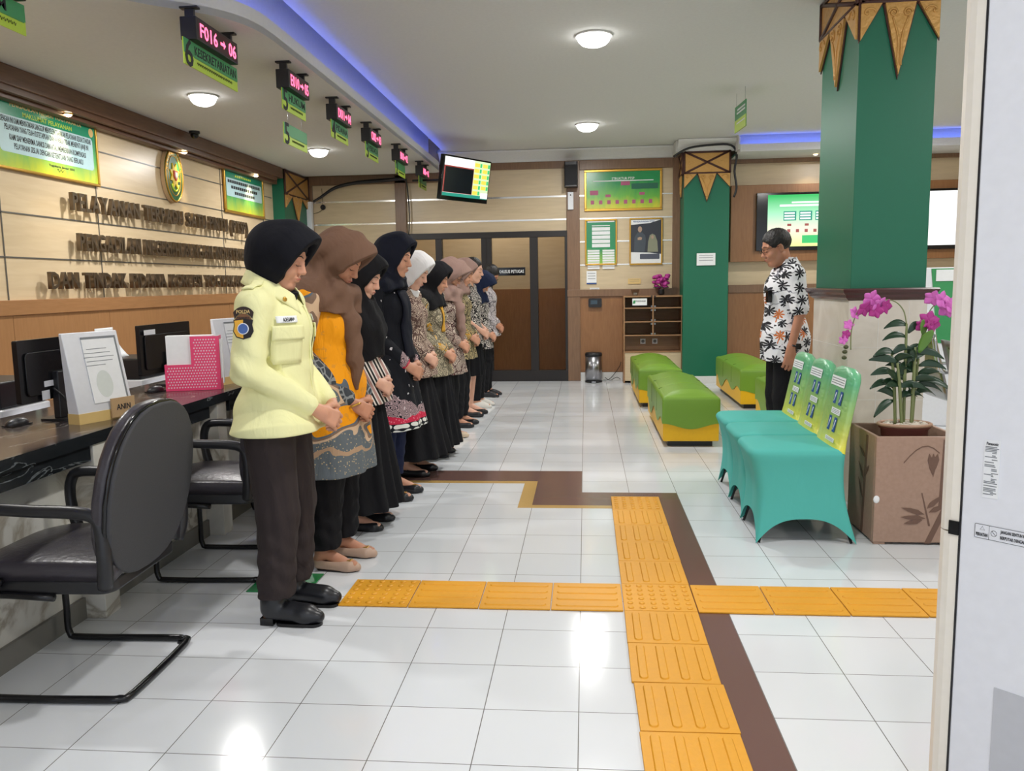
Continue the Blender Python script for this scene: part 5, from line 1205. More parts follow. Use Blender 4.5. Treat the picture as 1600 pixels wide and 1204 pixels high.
for (x, y, r, l) in ((-1.73, 3.68, 2, 'black office chair partly hidden behind the officer in pale yellow'), (-1.76, 4.85, 0, 'black office chair hidden behind the woman in the orange tunic'), (-1.76, 1.45, 0, 'black office chair outside the left edge, nearest the room entrance')):
    if y in (1.45,): continue
    k = copy_tree(oc); k.location = (x, y, 0); k.rotation_euler = (0, 0, R_(r)); k['label'] = l
# ------------------------------------------------------------------ lime and yellow benches
def bench():
    t = thing('bench', 'x', 'bench', (0, 0, 0), 0, 'lime and yellow padded benches')
    L, W = 1.6, .46
    MB().box((-W/2+.05, .06, 0), (W/2-.05, L-.06, .05)).build('plinth', 'black', t)
    MB().box((-W/2+.006, .006, .048), (W/2-.006, L-.006, .36)).build('yellow_base', 'benchy', t, bevel=.01)
    per = []; N = 28
    for k in range(N): per.append((-W/2+W*k/N, 0))
    for k in range(N*3): per.append((W/2, L*k/(N*3)))
    for k in range(N): per.append((W/2-W*k/N, L))
    for k in range(N*3): per.append((-W/2, L-L*k/(N*3)))
    n = len(per)
    def low(x, y):
        if abs(y) < 1e-6 or abs(y-L) < 1e-6: return .195-.045*math.cos((x)/W*PI*1.0)**2
        e_ = min(1, min(y, L-y)/.25); return .195+e_*(-.02+.055*math.sin(y/L*2*PI*2.1+.9)+.03*math.sin(y/L*2*PI*1.1))
    vs = []; rows = 7
    for j in range(rows):
        for x, y in per:
            z0 = low(x, y)
            if j < 4: z = z0+(.385-z0)*j/3; q = 1
            else: a = (j-3)/3*PI/2; z = .385+.03*math.sin(a); q = 1-.03*(1-math.cos(a))/.23
            cx, cy = 0, L/2; qq = 1-.03*(1-math.cos(max(0, (j-3)/3*PI/2)))/.8
            vs.append((x*q, cy+(y-cy)*qq, z+(0 if j < 4 else 0)))
    fs = [(j*n+k, j*n+(k+1) % n, (j+1)*n+(k+1) % n, (j+1)*n+k) for j in range(rows-1) for k in range(n)]
    g = MB().add(vs, fs, True)
    def top(u, v):
        x, y = (u-.5)*(W-.055), .026+v*(L-.052); s3 = (v*3) % 1
        e = min(1, (1-abs(2*u-1))*5); ed = min(1, min(v, 1-v)*14)
        seam = 1-.5*math.exp(-((min(s3, 1-s3) if .1 < v < .9 else 1)/.025)**2)
        return (x, y, .412+.050*abs(math.sin(PI*u))**.8*(.72+.28*seam)*ed**.6)
    g.sheet(top, 16, 90); g.build('green_cover', 'benchg', t)
    s_ = MB()
    for y in (L/3, 2*L/3):
        s_.tube([((u/12-.5)*W*.93, y, .414+.026*math.sin(PI*u/12)**.8) for u in range(13)], .002, 5)
        for q in (-1, 1): s_.tube([(q*W/2, y, .39), (q*W/2, y, .22)], .0022, 5)
    s_.build('seam', plain('dark seam', rgb(70, 96, 30), .6), t)
    return t
b0 = bench(); b0.location = (.845, 6.56, 0); b0['label'] = 'lime and yellow bench closest to the viewer, in the middle of the floor'
for x, y, l in ((.79, 8.68, 'lime and yellow bench just beyond the closest one, before the cabinet'), (1.83, 8.55, 'lime and yellow bench against the far wall left of the man'), (1.86, 6.35, 'lime and yellow bench directly behind the legs of the man')):
    k = copy_tree(b0); k.location = (x, y, 0); k['label'] = l
# ------------------------------------------------------------------ aqua covered chairs
def covered_chair():
    t = thing('banquet_chair', 'x', 'chair', (0, 0, 0), 0, 'aqua covered banquet chairs in a row')
    # x: 0 front .. .50 back ; y: width .44
    N = 24; per = []
    base = [(0, -.22), (.50, -.22), (.50, .22), (0, .22)]; rad = .05
    for k in range(4):
        a, b = Vector(base[k]), Vector(base[(k+1) % 4])
        for j in range(N): per.append((a.lerp(b, j/N), j/N))
    n = len(per); vs = []; J = 14
    c = Vector((.25, 0))
    for j in range(J+1):
        v = j/J
        for (p, u) in per:
            d = abs(2*u-1); arch = .125*(1-d**3.0); zb = .002+arch; z = zb+(.455-zb)*v
            h_ = z/.455; fl = 1+.0*h_; pin = .13*math.sin(min(1, h_*1.0)*PI*.72)**1.2*(1)   # waist
            q = p-c; # rounded corners
            m_ = max(abs(q.x)/.25, abs(q.y)/.22); r_ = (abs(q.x/.25)**7+abs(q.y/.22)**7)**(1/7); k_ = m_/r_ if h_ > .5 else 1-(1-m_/r_)*h_*2
            k_ *= (1-pin*.55)*(1+.05*h_**6)
            if d < .999: k_ *= 1-.05*(1-d)*math.sin(PI*min(1, h_))
            sx = 1.0+.14*h_**2.5
            x = c.x+q.x*k_*(sx if q.x < 0 else (1-.20*h_)); y = c.y+q.y*k_*(1-.0*h_)
            vs.append((x, y, z))
    for j in range(1, 5):       # rounded top edge
        a = j/4*PI/2
        for i in range(n):
            x, y, z = vs[J*n+i]; q = Vector((x-c.x, y)); s_ = 1-.11*(1-math.cos(a)); vs.append((c.x+q.x*s_, q.y*s_, .455+.03*math.sin(a)))
    R = J+4; fs = [(j*n+i, j*n+(i+1) % n, (j+1)*n+(i+1) % n, (j+1)*n+i) for j in range(R) for i in range(n)]
    vs.append((c.x, 0, .492)); fs += [(R*n+i, R*n+(i+1) % n, len(vs)-1) for i in range(n)]
    o = MB().add(vs, fs, True).build('stretch_cover', 'aqua', t)
    for x in (.02, .48):
        for y in (-.2, .2): MB().tube([(x+(.0 if x < .1 else -.0), y*.99, .002), (x+(.12 if x < .1 else -.14), y*.60, .44)], .0075, 8).build('leg', 'blackm', t)
    MB().sheet(lambda u, v: (.05+.4*u, (v-.5)*.36, .13+.1*math.sin(PI*u)*math.sin(PI*v)), 6, 6).build('under_sheet', 'aquad', t)  # dark teal sheet bulging under the seat
    # backrest sleeve: printed, leaning back
    tm = NT('printed sleeve'); s_ = tm.sep(tm.obj()); nz = tm.noise(tm.obj(), 5, 2)
    f_ = tm.math('ADD', tm.math('MULTIPLY', s_[1], 2.3), tm.math('MULTIPLY', nz, .15))
    tm.col(tm.ramp(f_, [(.0, rgb(250, 240, 60)), (.12, rgb(228, 226, 90)), (.45, rgb(166, 200, 110)), (.85, rgb(96, 180, 132)), (1, rgb(110, 190, 140))])); tm.set(.32, 0, .6)
    tm.b.inputs['Coat Weight'].default_value = .3; tm.bump(tm.noise(tm.obj((3, 6, 3)), 3, 3, .5), .35, .03)
    Fb = frame((.418, 0, .468), (0, -1, 0), (.20, 0, 1))      # x right (towards the viewer), y up the back, z towards the seat
    def back(u, v):
        a = 2*PI*u; e = 3.2; c_, s1 = math.cos(a), math.sin(a); hw = .185-.010*v-.03*max(0, v-.86)/.14; th = .034
        zz = v*.42; taper = 1 if v < .92 else math.sqrt(max(0, 1-((v-.92)/.08)**2))*.45+.55
        flare = 1+.10*max(0, .12-v)/.12
        return ((abs(c_)**(2/e))*(1 if c_ > 0 else -1)*hw*flare*(taper if v > .92 else 1), zz+.006*math.sin(a*2)*(v < .05), (abs(s1)**(2/e))*(1 if s1 > 0 else -1)*th*(taper if v > .92 else 1))
    m = MB(); m.sheet(back, 36, 22); m.add([back(i/36, 1) for i in range(36)], [tuple(range(36))])
    bk = m.build('back_cover', tm.m, t, T=Fb)
    rows = [('w', -.11, .315, .11, .365), ('b', -.115, .225, -.075, .295), ('b', -.03, .225, .01, .295), ('w', -.135, .175, .0, .205), ('b', -.115, .085, -.075, .16), ('b', -.03, .085, .01, .16), ('w', -.14, .035, .0, .055)]
    mw, mb, ml = MB(), MB(), MB()
    for kd, a, b, c_, d in rows:
        x0, x1 = -c_, -a
        (MB().box((x0, b, .0345), (x1, d, .0355))).build('white_label' if kd == 'w' else 'blue_label', 'paper' if kd == 'w' else 'navy', bk)
        if kd == 'w':
            for q in range(3): ml.box((x0+.01, b+(d-b)*(.2+.25*q), .0356), (x1-.01, b+(d-b)*(.28+.25*q), .036))
        else: ml2 = MB(); mw.tube([(x0+.012, b+.012, .0358), (x0+.02, (b+d)/2, .0358), (x0+.028, d-.012, .0358)], .003, 5)
    mw.build('label_script', 'paper', bk); ml.build('print_line', 'inkg', bk)
    return t
g0 = covered_chair(); g0.location = (.86, 4.325, 0); g0['label'] = 'aqua covered chair nearest the viewer, its whole side showing'
for y, l in ((4.77, 'middle one of the three aqua covered chairs'), (5.21, 'aqua covered chair furthest from the viewer, nearest the standing man')):
    k = copy_tree(g0); k.location = (.87 if y < 5 else .88, y, 0); k['label'] = l
# ------------------------------------------------------------------ planter and orchid
pl = thing('planter', 'large square brown clay planter with bamboo painted on it', 'planter', (1.645, 4.32, 0)); W = .205; H = .555
m = MB(); q = W-.02
for a, b, z0 in (((-W, -W), (W, -W+.02), 0), ((-W, W-.02), (W, W), 0), ((-W, -q), (-q, q), 0), ((q, -q), (W, q), 0)): m.box((a[0], a[1], .012), (b[0], b[1], H))
m.box((-q, -q, .012), (q, q, .05))
for sx in (-1, 1):
    for sy in (-1, 1): m.box((sx*W*.98-.06*(sx > 0), sy*W*.98-.06*(sy > 0), 0), (sx*W*.98+.06*(sx < 0), sy*W*.98+.06*(sy < 0), .014))
m.build('box', 'clay', pl, bevel=.006)
Fq = frame((0, -W-.0005, 0), (1, 0, 0), (0, 0, 1)); bm_ = MB(); BK = [0]
def blade(m, x, y, a, L, w_, T=None):
    BK[0] += 1; T = TR((0, 0, .0002*BK[0]))
    p = [(0, 0), (L*.3, w_), (L*.7, w_*.7), (L, 0), (L*.7, -w_*.7), (L*.3, -w_)]; c_, s_ = math.cos(a), math.sin(a)
    m.prism([(x+u*c_-v*s_, y+u*s_+v*c_) for u, v in p], .0012, T)
bm_.prism([(.105, .19), (.14, .19), (.145, .54), (.115, .54)], .0012).prism([(.045, .01), (.075, .01), (.155, .20), (.13, .21)], .0009).prism([(.06, .10), (.02, .27), (.026, .27), (.07, .10)], .0006)
cp = [(-.07+.028*k, .42+.085*math.sin(k*.42)) for k in range(7)]; bm_.prism(cp+[(x, y+.006) for x, y in cp[::-1]], .0015)
for x, y, a, L in ((.05, .47, -1.4, .11), (.07, .47, -1.55, .12), (.09, .47, -1.75, .10), (.04, .16, 2.85, .12), (.045, .14, 3.1, .12), (.05, .19, .75, .10), (.06, .17, .45, .10), (.03, .13, 3.35, .09)): blade(bm_, x, y, a, L, .013)
bm_.build('bamboo_painting', 'clayd', pl, T=Fq)
b2 = MB(); 
b2.prism([(.02, .02), (.05, .02), (.09, .54), (.06, .54)], .0012)
for x, y, a, L in ((.05, .3, 2.4, .12), (.05, .32, .8, .1), (.06, .42, 2.7, .1), (.04, .2, 2.2, .12)): blade(b2, x, y, a, L, .012)
b2.build('bamboo_painting', 'clayd', pl, T=frame((-W-.0005, 0, 0), (0, -1, 0), (0, 0, 1)))
MB().ball((-W+.01, -W-.001, .235), (.016, .004, .02), 10).build('chip', 'paper', pl)
MB().box((-.17, -.17, .05), (.17, .17, .431)).build('insert', 'black', pl)
po = thing('potted_orchid', 'pink artificial orchid in an oblong terracotta pot in the planter', 'potted plant', (1.655, 4.34, .432))
MB().lathe([(.09, 0), (.105, .02), (.118, .125), (.128, .13), (.132, .155), (.124, .157), (.115, .135)], 32, sy=.72).build('pot', 'pot', po)
MB().tube([(.128*math.cos(2*PI*k/32), .128*.72*math.sin(2*PI*k/32), .148) for k in range(32)], .010, 8, closed=True).build('rim', 'potr', po)
m = MB()
for k in range(150):
    a = random.random()*6.28; q = random.random()**.5*.108; m.ball((q*math.cos(a), q*math.sin(a)*.7, .142+random.random()*.01), (.011, .009, .007), 6)
o = m.build('pebbles', 'pebble', po); o['kind'] = 'stuff'
def leaf(m, p, d, L, w_, droop=.5, up=(0, 0, 1)):
    d = Vector(d).normalized(); s_ = d.cross(Vector((random.uniform(-.3, .3), -1, random.uniform(-.2, .9)))).normalized(); p = Vector(p)
    def fn(u, v):
        t_ = v; c_ = p+d*L*t_+Vector((0, 0, -droop*L*t_*t_)); ww = w_*math.sin(PI*min(.97, (t_*.93+.05)))**.75
        return c_+s_*(u-.5)*2*ww+Vector((0, 0, abs(u-.5)*ww*.8))
    m.sheet(fn, 4, 8)
stems = [((-.045, 0), (-.075, .01, .47)), ((-.02, -.02), (-.055, -.02, .42)), ((.0, .01), (-.01, 0, .62)), ((.03, -.01), (.035, -.01, .50)), ((.045, .02), (.06, .01, .44))]
m = MB()
for (a, b), e in stems: m.tube([(a, b, .13), ((a+e[0])/2, b, .13+(e[2]-.02)/2), (e[0], e[1], e[2]+.05)], [.008, .009, .006], 8, sub=4)
m.build('stems', 'stem', po); m = MB(); random.seed(11)
for (a, b), e in stems:
    for k in range(6):
        z = .29+k*.045+random.uniform(-.01, .01); t_ = (z-.13)/(e[2]-.1); x_ = a+(e[0]-a)*min(1, t_); an = random.uniform(0, 6.28)
        if z > e[2]+.06: continue
        leaf(m, (x_, b, z), (math.cos(an), math.sin(an)*.5, random.uniform(.2, 1.0)), random.uniform(.11, .16), .021, random.uniform(.2, .7))
for p, d, L in (((-.01, 0, .66), (-1, 0, .35), .12), ((-.01, 0, .60), (-1, -.1, .35), .13), ((0, 0, .62), (.7, 0, 1), .13), ((-.07, 0, .52), (-1, -.1, .3), .11), ((.06, 0, .45), (1, -.1, .35), .14), ((.06, 0, .38), (1, -.2, .1), .16), ((-.075, 0, .36), (-1, -.2, .25), .12), ((-.06, 0, .27), (-.8, -.3, -.2), .12), ((.03, 0, .5), (.6, -.1, 1), .13)): leaf(m, p, d, L, .021, .45)
m.build('leaves', 'leaf', po, solid=.001); m = MB(); leaf(m, (.05, -.02, .52), (.3, -.4, 1), .15, .026, .1); leaf(m, (.07, -.02, .60), (-.2, -.3, 1), .11, .02, .1); m.build('light_leaves', 'leafl', po, solid=.001)
arcs = [[(-.01, 0, .66), (-.03, 0, .74), (-.09, -.01, .79), (-.19, -.02, .79), (-.26, -.02, .74), (-.29, -.02, .64), (-.29, -.02, .54)], [(.05, 0, .50), (.07, -.01, .64), (.10, -.01, .74), (.16, -.01, .79), (.22, -.02, .76), (.24, -.02, .66), (.20, -.02, .55)]]
m = MB()
for a in arcs: m.tube(a, .003, 6, sub=5)
m.tube([(.06, 0, .52), (.07, -.02, .60), (.09, -.03, .70)], .003, 6, sub=4); m.build('flower_stalks', 'stem', po)
def flower(m, c, s_, yaw, pit):
    Rm = Matrix.Rotation(yaw, 3, 'Z') @ Matrix.Rotation(pit, 3, 'X')
    for k in range(5):
        a = k*2*PI/5+.3; w_ = 1.0 if k % 2 else .75
        def fn(u, v, a=a, w_=w_):
            r = v; x = math.sin(PI*min(.96, v*.9+.06))*w_*(u-.5); q = Vector((x, -.10*r*r+.18*abs(u-.5), r)); q = Matrix.Rotation(a, 3, 'Y') @ q; return Vector(c)+Rm @ (q*s_)
        m.sheet(fn, 4, 6)
m = MB(); md = MB(); random.seed(5)
for c, s_, d in (((-.20, -.03, .80), .055, 0), ((-.16, -.04, .77), .05, 0), ((-.23, -.03, .75), .05, 1), ((-.18, -.04, .74), .045, 1), ((-.125, -.03, .76), .045, 1), ((-.275, -.02, .73), .04, 0), ((-.305, -.02, .67), .032, 0), ((-.315, -.02, .62), .03, 1), ((-.33, -.02, .59), .028, 0),
                 ((.10, -.03, .80), .05, 0), ((.15, -.03, .79), .055, 0), ((.20, -.03, .76), .055, 0), ((.235, -.03, .70), .05, 0), ((.17, -.03, .74), .05, 0), ((.08, -.04, .69), .055, 1), ((.11, -.04, .66), .05, 1), ((.06, -.03, .66), .045, 1)):
    m = MB(); flower(m, c, s_*.9, random.uniform(-.6, .6), random.uniform(-.4, .5)); m.build('bloom', 'petald' if d else 'petal', po, solid=.0008)
m = MB()
for c in ((-.315, -.02, .555), (-.32, -.02, .53), (-.322, -.02, .50), (.25, -.02, .60), (.215, -.02, .565), (.205, -.02, .545)): m.ball(c, (.014, .012, .011), 8)
m.build('buds', 'bud', po)
# ------------------------------------------------------------------ right side: kiosk, steel waiting chairs, air conditioner
ki = thing('kiosk', 'white self service kiosk with a green side panel behind the orchid', 'kiosk', (3.32, 7.7, 0), R_(-20))
MB().add([(-.22, -.2, 0), (.25, -.2, 0), (.25, .2, 0), (-.22, .2, 0), (-.28, -.2, 1.42), (.0, -.2, 1.42), (.0, .2, 1.42), (-.28, .2, 1.42)], [(0, 3, 2, 1), (4, 5, 6, 7), (0, 1, 5, 4), (1, 2, 6, 5), (2, 3, 7, 6), (3, 0, 4, 7)]).build('body', 'offw', ki, bevel=.01)
MB().add([(-.20, -.204, 1.41), (.0, -.204, 1.41), (.12, -.204, .75), (-.13, -.204, .75)], [(0, 3, 2, 1)]).build('green_panel', 'green2', ki, solid=.002); MB().box((-.16, -.212, 1.3), (-.02, -.206, 1.4)).build('paper_note', 'paper', ki)
def steel_seat(y):
    t = thing('waiting_chair', 'x', 'waiting chair', (2.62, y, 0), 0, 'chrome waiting chairs behind the column')
    MB().sheet(lambda u, v: (.10+.40*(1-v)*0+(.0 if v > .5 else .0)+(.42-.42*min(1, v*2) if v < .5 else -.0-.12*(v-.5)*2)+.0, (u-.5)*.5, .42+.03*math.cos(PI*v*2)*(v < .5)+(max(0, v-.5)*2)*.46), 8, 16).build('shell', 'steel', t, solid=.012)
    for q in (-1, 1): MB().tube([(.45, q*.28, .44), (.40, q*.28, .62), (.1, q*.28, .64), (-.0, q*.28, .66), (-.06, q*.28, .92)], .014, 8, sub=4).build('armrest', 'chrome', t)
    MB().tube([(.3, 0, .42), (.3, 0, .05)], .02, 10).tube([(.08, 0, .02), (.3, 0, .06), (.55, 0, .02)], .02, 10).build('leg', 'chrome', t)
    return t
s0 = steel_seat(5.95); s0['label'] = 'chrome waiting chair just right of the tiled column base'
for y, l in ((6.55, 'chrome waiting chair beyond the first one, beside the white kiosk'),):
    k = copy_tree(s0); k.location.y = y; k['label'] = l
ac = thing('air_conditioner', 'tall white floor standing air conditioner at the right edge', 'air conditioner', (.695, 1.605, 0), R_(-45))
# local x runs along the side panel towards the viewer's right, local y to the back
MB().box((.030, 0, 0), (.42, .52, 1.86)).build('side_panel', 'offw', ac, bevel=.003)
m = MB()
for z0, z1 in ((0, .848), (.851, 1.86)): m.prism([(.028, 0), (.028, .52), (0, .52), (-.012, .50), (-.012, .02), (-.009, .008), (0, .001), (.012, -.001)], z1-z0, TR((0, 0, z0)))
m.build('front_frame', 'cream', ac); MB().box((.0275, -.001, 0), (.0305, .52, 1.86)).build('gap', 'black', ac)
MB().box((.010, -.0045, .845), (.028, -.0005, .872)).build('latch', 'blackg', ac)
AF = lambda x, z: frame((x, -.0005, z), (1, 0, 0), (0, 0, 1))
lb = MB().box((-.0135, -.055, 0), (.0135, .055, .0008)).build('spec_label', 'paper', ac, T=AF(.0785, .983)); text('maker_name', 'Panasonic', .008, 'ink', TR((0, .048, .001)), lb, .020)
ml = MB(); random.seed(3); z = .042
while z > -.05:
    a = random.choice((-.012, -.012, -.012, .0)); ml.box((a, z-.0011, .0008), (random.uniform(.002, .012), z+.0006, .0011)); z -= random.choice((.0028, .0028, .005))
ml.build('print_line', 'inkg', lb)
wl = MB().prism(rr(.13, .0265, .002, 3), .0006).build('warning_label', 'offw', ac, T=AF(.121, .862)); ot = rr(.13, .0265, .002, 3)
MB().tube([(a, b, .0007) for a, b in ot], .0004, 4, closed=True).box((-.0405, -.013, .0006), (-.040, .013, .001)).build('label_border', 'ink', wl)
text('lettering', 'PERHATIAN', .0075, 'ink', TR((-.0525, -.006, .0009)), wl, .020, hs=1.2); text('lettering', 'JANGAN SENTUH KIPAS YANG SEDANG', .007, 'ink', TR((.02, .005, .0009)), wl, .082, hs=1.2); text('lettering', 'BERPUTAR DENGAN JARI ATAU BENDA', .007, 'ink', TR((.02, -.006, .0009)), wl, .082, hs=1.2)
MB().tube([(-.052-.004, .003, .0008), (-.052+.004, .003, .0008), (-.052, .010, .0008)], .0004, 4, closed=True).build('warning_triangle', 'ink', wl)
MB().tube([(-.032+.005*math.cos(k*PI/8), -.0+.0055*math.sin(k*PI/8), .0008) for k in range(16)], .0004, 4, closed=True).tube([(-.0355, .004, .0008), (-.0285, -.004, .0008)], .0004, 4).build('prohibition_mark', 'ink', wl)
MB().box((.105, -.0015, .05), (.21, -.0002, .565)).build('grey_rectangle', plain('light grey rectangle', rgb(196, 198, 204), .5), ac)  # light grey rectangle low on the side panel
# ------------------------------------------------------------------ the row of people
def sc1(o, s): return o
X0 = -1.185
par, B, hp, V = person('woman in pale yellow uniform jacket and black headscarf, closest in the row', -1.20, 3.12, .995, yaw=R_(-2), bow=20, h=.004, hx=-.026, ex=.025, wx=.035, top='jacket', hem=.785, bottom='trouser', bmat='trouser', bhem=.12, hood=1, hoodmat='kblack2', drape='tucked', feet='boot', fat=.006, visor=.018, gender='j', dz=1.25)
s = .995
# collar, pockets, tapes, badge
def surf(V, p, d):      # furthest vertex along d near the line through p
    d = np.array(d, float); d /= np.linalg.norm(d); q = V-np.array(p); a = q @ d; r = np.linalg.norm(q-np.outer(a, d), axis=1); m = r < .012
    return float(a[m].max()) if m.any() else 0
JV = ob_v['jacket']
def patch(nm, mat, c, d, up, w_, h_, th=.006, parent=par, nu=6, nv=6, off=.002, shape=None):
    """a piece of cloth laid over the jacket: samples the surface along -d"""
    d = Vector(d).normalized(); up = Vector(up); up = (up-d*up.dot(d)).normalized(); x = up.cross(d); c = Vector(c)
    def fn(u, v):
        wv = shape(v) if shape else 1
        p = c+x*(u-.5)*w_*wv+up*(v-.5)*h_; return p+d*(surf(JV, p, d)+off)
    return MB().sheet(fn, nu, nv).build(nm, mat, parent, solid=th), x, up, d, c
def onj(c, d, up, x, y, off=.006):
    d = Vector(d).normalized(); up = Vector(up); up = (up-d*up.dot(d)).normalized(); xx = up.cross(d); p = Vector(c)+xx*x+up*y; p = p+d*(surf(JV, p, d)+off); return frame(p, xx, up)
fr = (.80, -.60, 0)
for q, cc in ((-1, (0, -.085, 1.115)), (1, (0, .085, 1.115))):
    dd = (.92, q*.38, 0)
    o, *_ = patch('pocket', 'jacket', cc, dd, (0, 0, 1), .125, .13, .004, off=.003)
    patch('pocket_flap', 'jacket', (cc[0], cc[1], cc[2]+.055), dd, (0, 0, 1), .135, .055, .006, off=.008)
    tp, *_ = patch('name_tape', 'paper', (cc[0], cc[1], cc[2]+.105), dd, (0, 0, 1), .085, .026, .002, off=.004)
    text('lettering', 'ADELIANA' if q < 0 else 'SATPAM', .02, 'ink', onj((cc[0], cc[1], cc[2]+.105), dd, (0, 0, 1), 0, 0, .0105), tp, .06)
# sleeve badge on the near arm
sd = (.12, -1, .12); scn = (-.055, -.12, 1.19)
def badge(nm, pts, mat, z, off): 
    T = onj(scn, sd, (0, 0, 1), 0, z, off); return MB().prism(pts, .0025, T).build(nm, mat, par)
arc = [(.046*math.sin(R_(a))*1.0, .05*math.cos(R_(a))-.045) for a in range(-55, 56, 11)]
b1 = badge('badge_tab', [(x*1.0, y+.012) for x, y in arc]+[(x*.86, y-.012) for x, y in arc[::-1]], plain('badge dark brown', rgb(46, 30, 26), .6), .052, .002)
text('lettering', 'POLDA', .018, 'cardy', onj(scn, sd, (0, 0, 1), 0, .050, .0065), b1, .05)
b2 = badge('badge_tab', [(x*.82, y+.008) for x, y in arc]+[(x*.70, y-.010) for x, y in arc[::-1]], plain('badge brown', rgb(126, 84, 54), .6), .030, .003)
text('lettering', 'YOGYAKARTA', .011, 'ink', onj(scn, sd, (0, 0, 1), 0, .027, .0075), b2, .048)
shd = [(-.036, .03), (0, .034), (.036, .03), (.033, .012), (.038, -.012), (.026, -.034), (0, -.042), (-.026, -.034), (-.038, -.012), (-.033, .012)]
badge('badge_shield', shd, plain('badge black', rgb(26, 24, 30), .6), -.010, .002); badge('badge_shield_gold', [(x*.9, y*.9) for x, y in shd if x <= 0.001], plain('badge gold', rgb(236, 176, 56), .6), -.010, .003)
badge('badge_disc', [(.021*math.cos(k*PI/10), .021*math.sin(k*PI/10)) for k in range(20)], 'offw', -.013, .0045); badge('badge_disc_blue', [(.018*math.cos(k*PI/10), .018*math.sin(k*PI/10)) for k in range(20)], plain('badge blue', rgb(74, 106, 170), .6), -.013, .0052)
# collar
cl = MB()
for q in (-1, 1):
    def fn(u, v, q=q):
        a = R_(188-u*168); ca, sa = math.cos(a), math.sin(a); o_ = .024*(1-v)
        x = -.034+ca*(.082+.032*max(0, ca)+o_*1.2); y = q*max(0, sa)*(.088+o_); z = 1.428-.056*(1-v)-.022*u-.096*u**2.0-.02*max(0, u-.75)*4*(1-v)
        return (x, y, z)
    cl.sheet(fn, 16, 4)
cl.build('collar', 'jacket', par, solid=.005)
MB().lathe([(.009, 0), (.009, .004), (.004, .005)], 14, frame((.055, -.085, 1.296), (.5, .85, 0), (0, .2, 1))).build('collar_pin', 'gold', par)
# front placket and epaulettes
tb = [(0, .012, z) for z in (1.27, 1.2, 1.12, 1.04, .96, .88, .80)]
MB().tube([tuple(Vector(p)+Vector((1, 0, 0))*(surf(JV, p, (1, 0, 0))+.0)) for p in tb], .0045, 6, sub=3).build('placket', 'jacket', par)
for q in (-1, 1):
    patch('epaulette', 'jacket', (-.04, q*.125, 1.25), (0, q*.25, 1), (0, q, -.2), .045, .10, .005, off=.003)
for q in (-1, 1): MB().tube([(.085, q*.125, .905), (.098, q*.112, .905)], .047, 16).build('cuff', 'jacket', par) if False else None
# 2 orange tunic
p2, B2, hp2, V2 = person('woman in orange batik tunic with long brown headscarf, taupe buckle shoes', -1.195, 3.74, 1.0, yaw=R_(-8), bow=34, h=.0042, top='orange tunic', sleeve='orange sleeve', hem=.47, bottom='trouser', bmat='kblack', bhem=.11, hood=1, hoodmat='kbrown', drape='wrap', dz=1.23, hx=.02, feet='buckle', fmat='shoen', visor=.028, skin='skind', fat=.02, toe=.03, handz=-.07)
MB().tube([(.135+.034*math.cos(a)*.8, -.078+.034*math.sin(a), .79+.012*math.cos(a)) for a in [k*PI/8 for k in range(16)]], .005, 6, closed=True).build('bracelet', 'gold', p2)
# 3 striped
p3, *_ = person('woman in long black headscarf over a black, white and pink striped shirt', -1.24, 4.36, .95, yaw=R_(-6), bow=24, h=.0045, top='striped shirt', hem=.74, bottom='skirt', bmat='kblack', bhem=.13, hood=1, hoodmat='kblack', drape='long', dz=.95, feet='flat', fat=.01, toe=.02, skin='skinl')
# 4 navy
p4, *_ = person('tall woman in navy headscarf and black tunic with a red and white floral hem', -1.215, 4.99, 1.035, yaw=R_(-6), bow=14, h=.005, flare=.05, top='floral tunic', sleeve='floral sleeve', hem=.445, bottom='slim', bmat='bluetr', bhem=.12, hood=1, hoodmat='knavy', drape='shawl', dz=1.24, feet='buckle', fmat='shoeb', fat=.005, handz=-.05)
JV = ob_v['shirt']; patch('scarf_tail', 'knavy', (0, .03, 1.10), (.9, -.44, 0), (0, 0, 1), .12, .42, .012, parent=p4, nv=16, off=.010)
# 5
p5, *_ = person('woman in white headscarf, brown batik blouse and wide black skirt', -1.225, 5.62, .98, yaw=R_(-6), bow=28, h=.0055, top='batik brown', hem=.72, bottom='skirt', bmat='kblack', bhem=.15, hood=1, hoodmat='kwhite', drape='tucked', feet='strap', skin='skinl', flare=.035, fat=.005)
p6, *_ = person('woman in black headscarf and grey batik blouse with mustard collar and cuffs', -1.19, 6.25, .945, yaw=R_(-6), bow=20, h=.0055, top='batik gold', hem=.68, bottom='skirt', bmat='kblack', bhem=.10, hood=1, hoodmat='kblack', drape='shawl', dz=1.20, feet='flat', flare=.02)
JV = ob_v['shirt']; patch('mustard_placket', plain('mustard cloth', rgb(206, 152, 46), .8), (0, .02, 1.08), (.9, -.44, 0), (0, 0, 1), .05, .20, .006, parent=p6, nv=10, off=.004)
p7, *_ = person('woman in dusty brown headscarf and glasses, rose batik tunic, beige shoes', -1.18, 6.90, .975, yaw=R_(-6), bow=34, h=.006, top='batik rose', hem=.60, bottom='trouser', bmat='kblack', bhem=.09, hood=1, hoodmat='kmauve', drape='wrap', dz=1.24, feet='flat', fmat='shoec', visor=.03)
p8, *_ = person('woman in dusty brown headscarf and olive batik blouse, further back', -1.18, 7.58, .985, yaw=R_(-6), bow=24, h=.006, top='batik olive', hem=.66, bottom='trouser', bmat='kblack', bhem=.09, hood=1, hoodmat='kmauve', drape='shawl', dz=1.24, feet='flat')
p9, *_ = person('bare headed woman with black hair, black batik blouse and knee skirt', -1.17, 8.20, 1.01, yaw=R_(-6), bow=10, h=.006, top='batik black white', hem=.74, bottom='knee', bmat='kblack', bhem=.42, hairy='woman', short=True, feet='strap', skin='skinl')
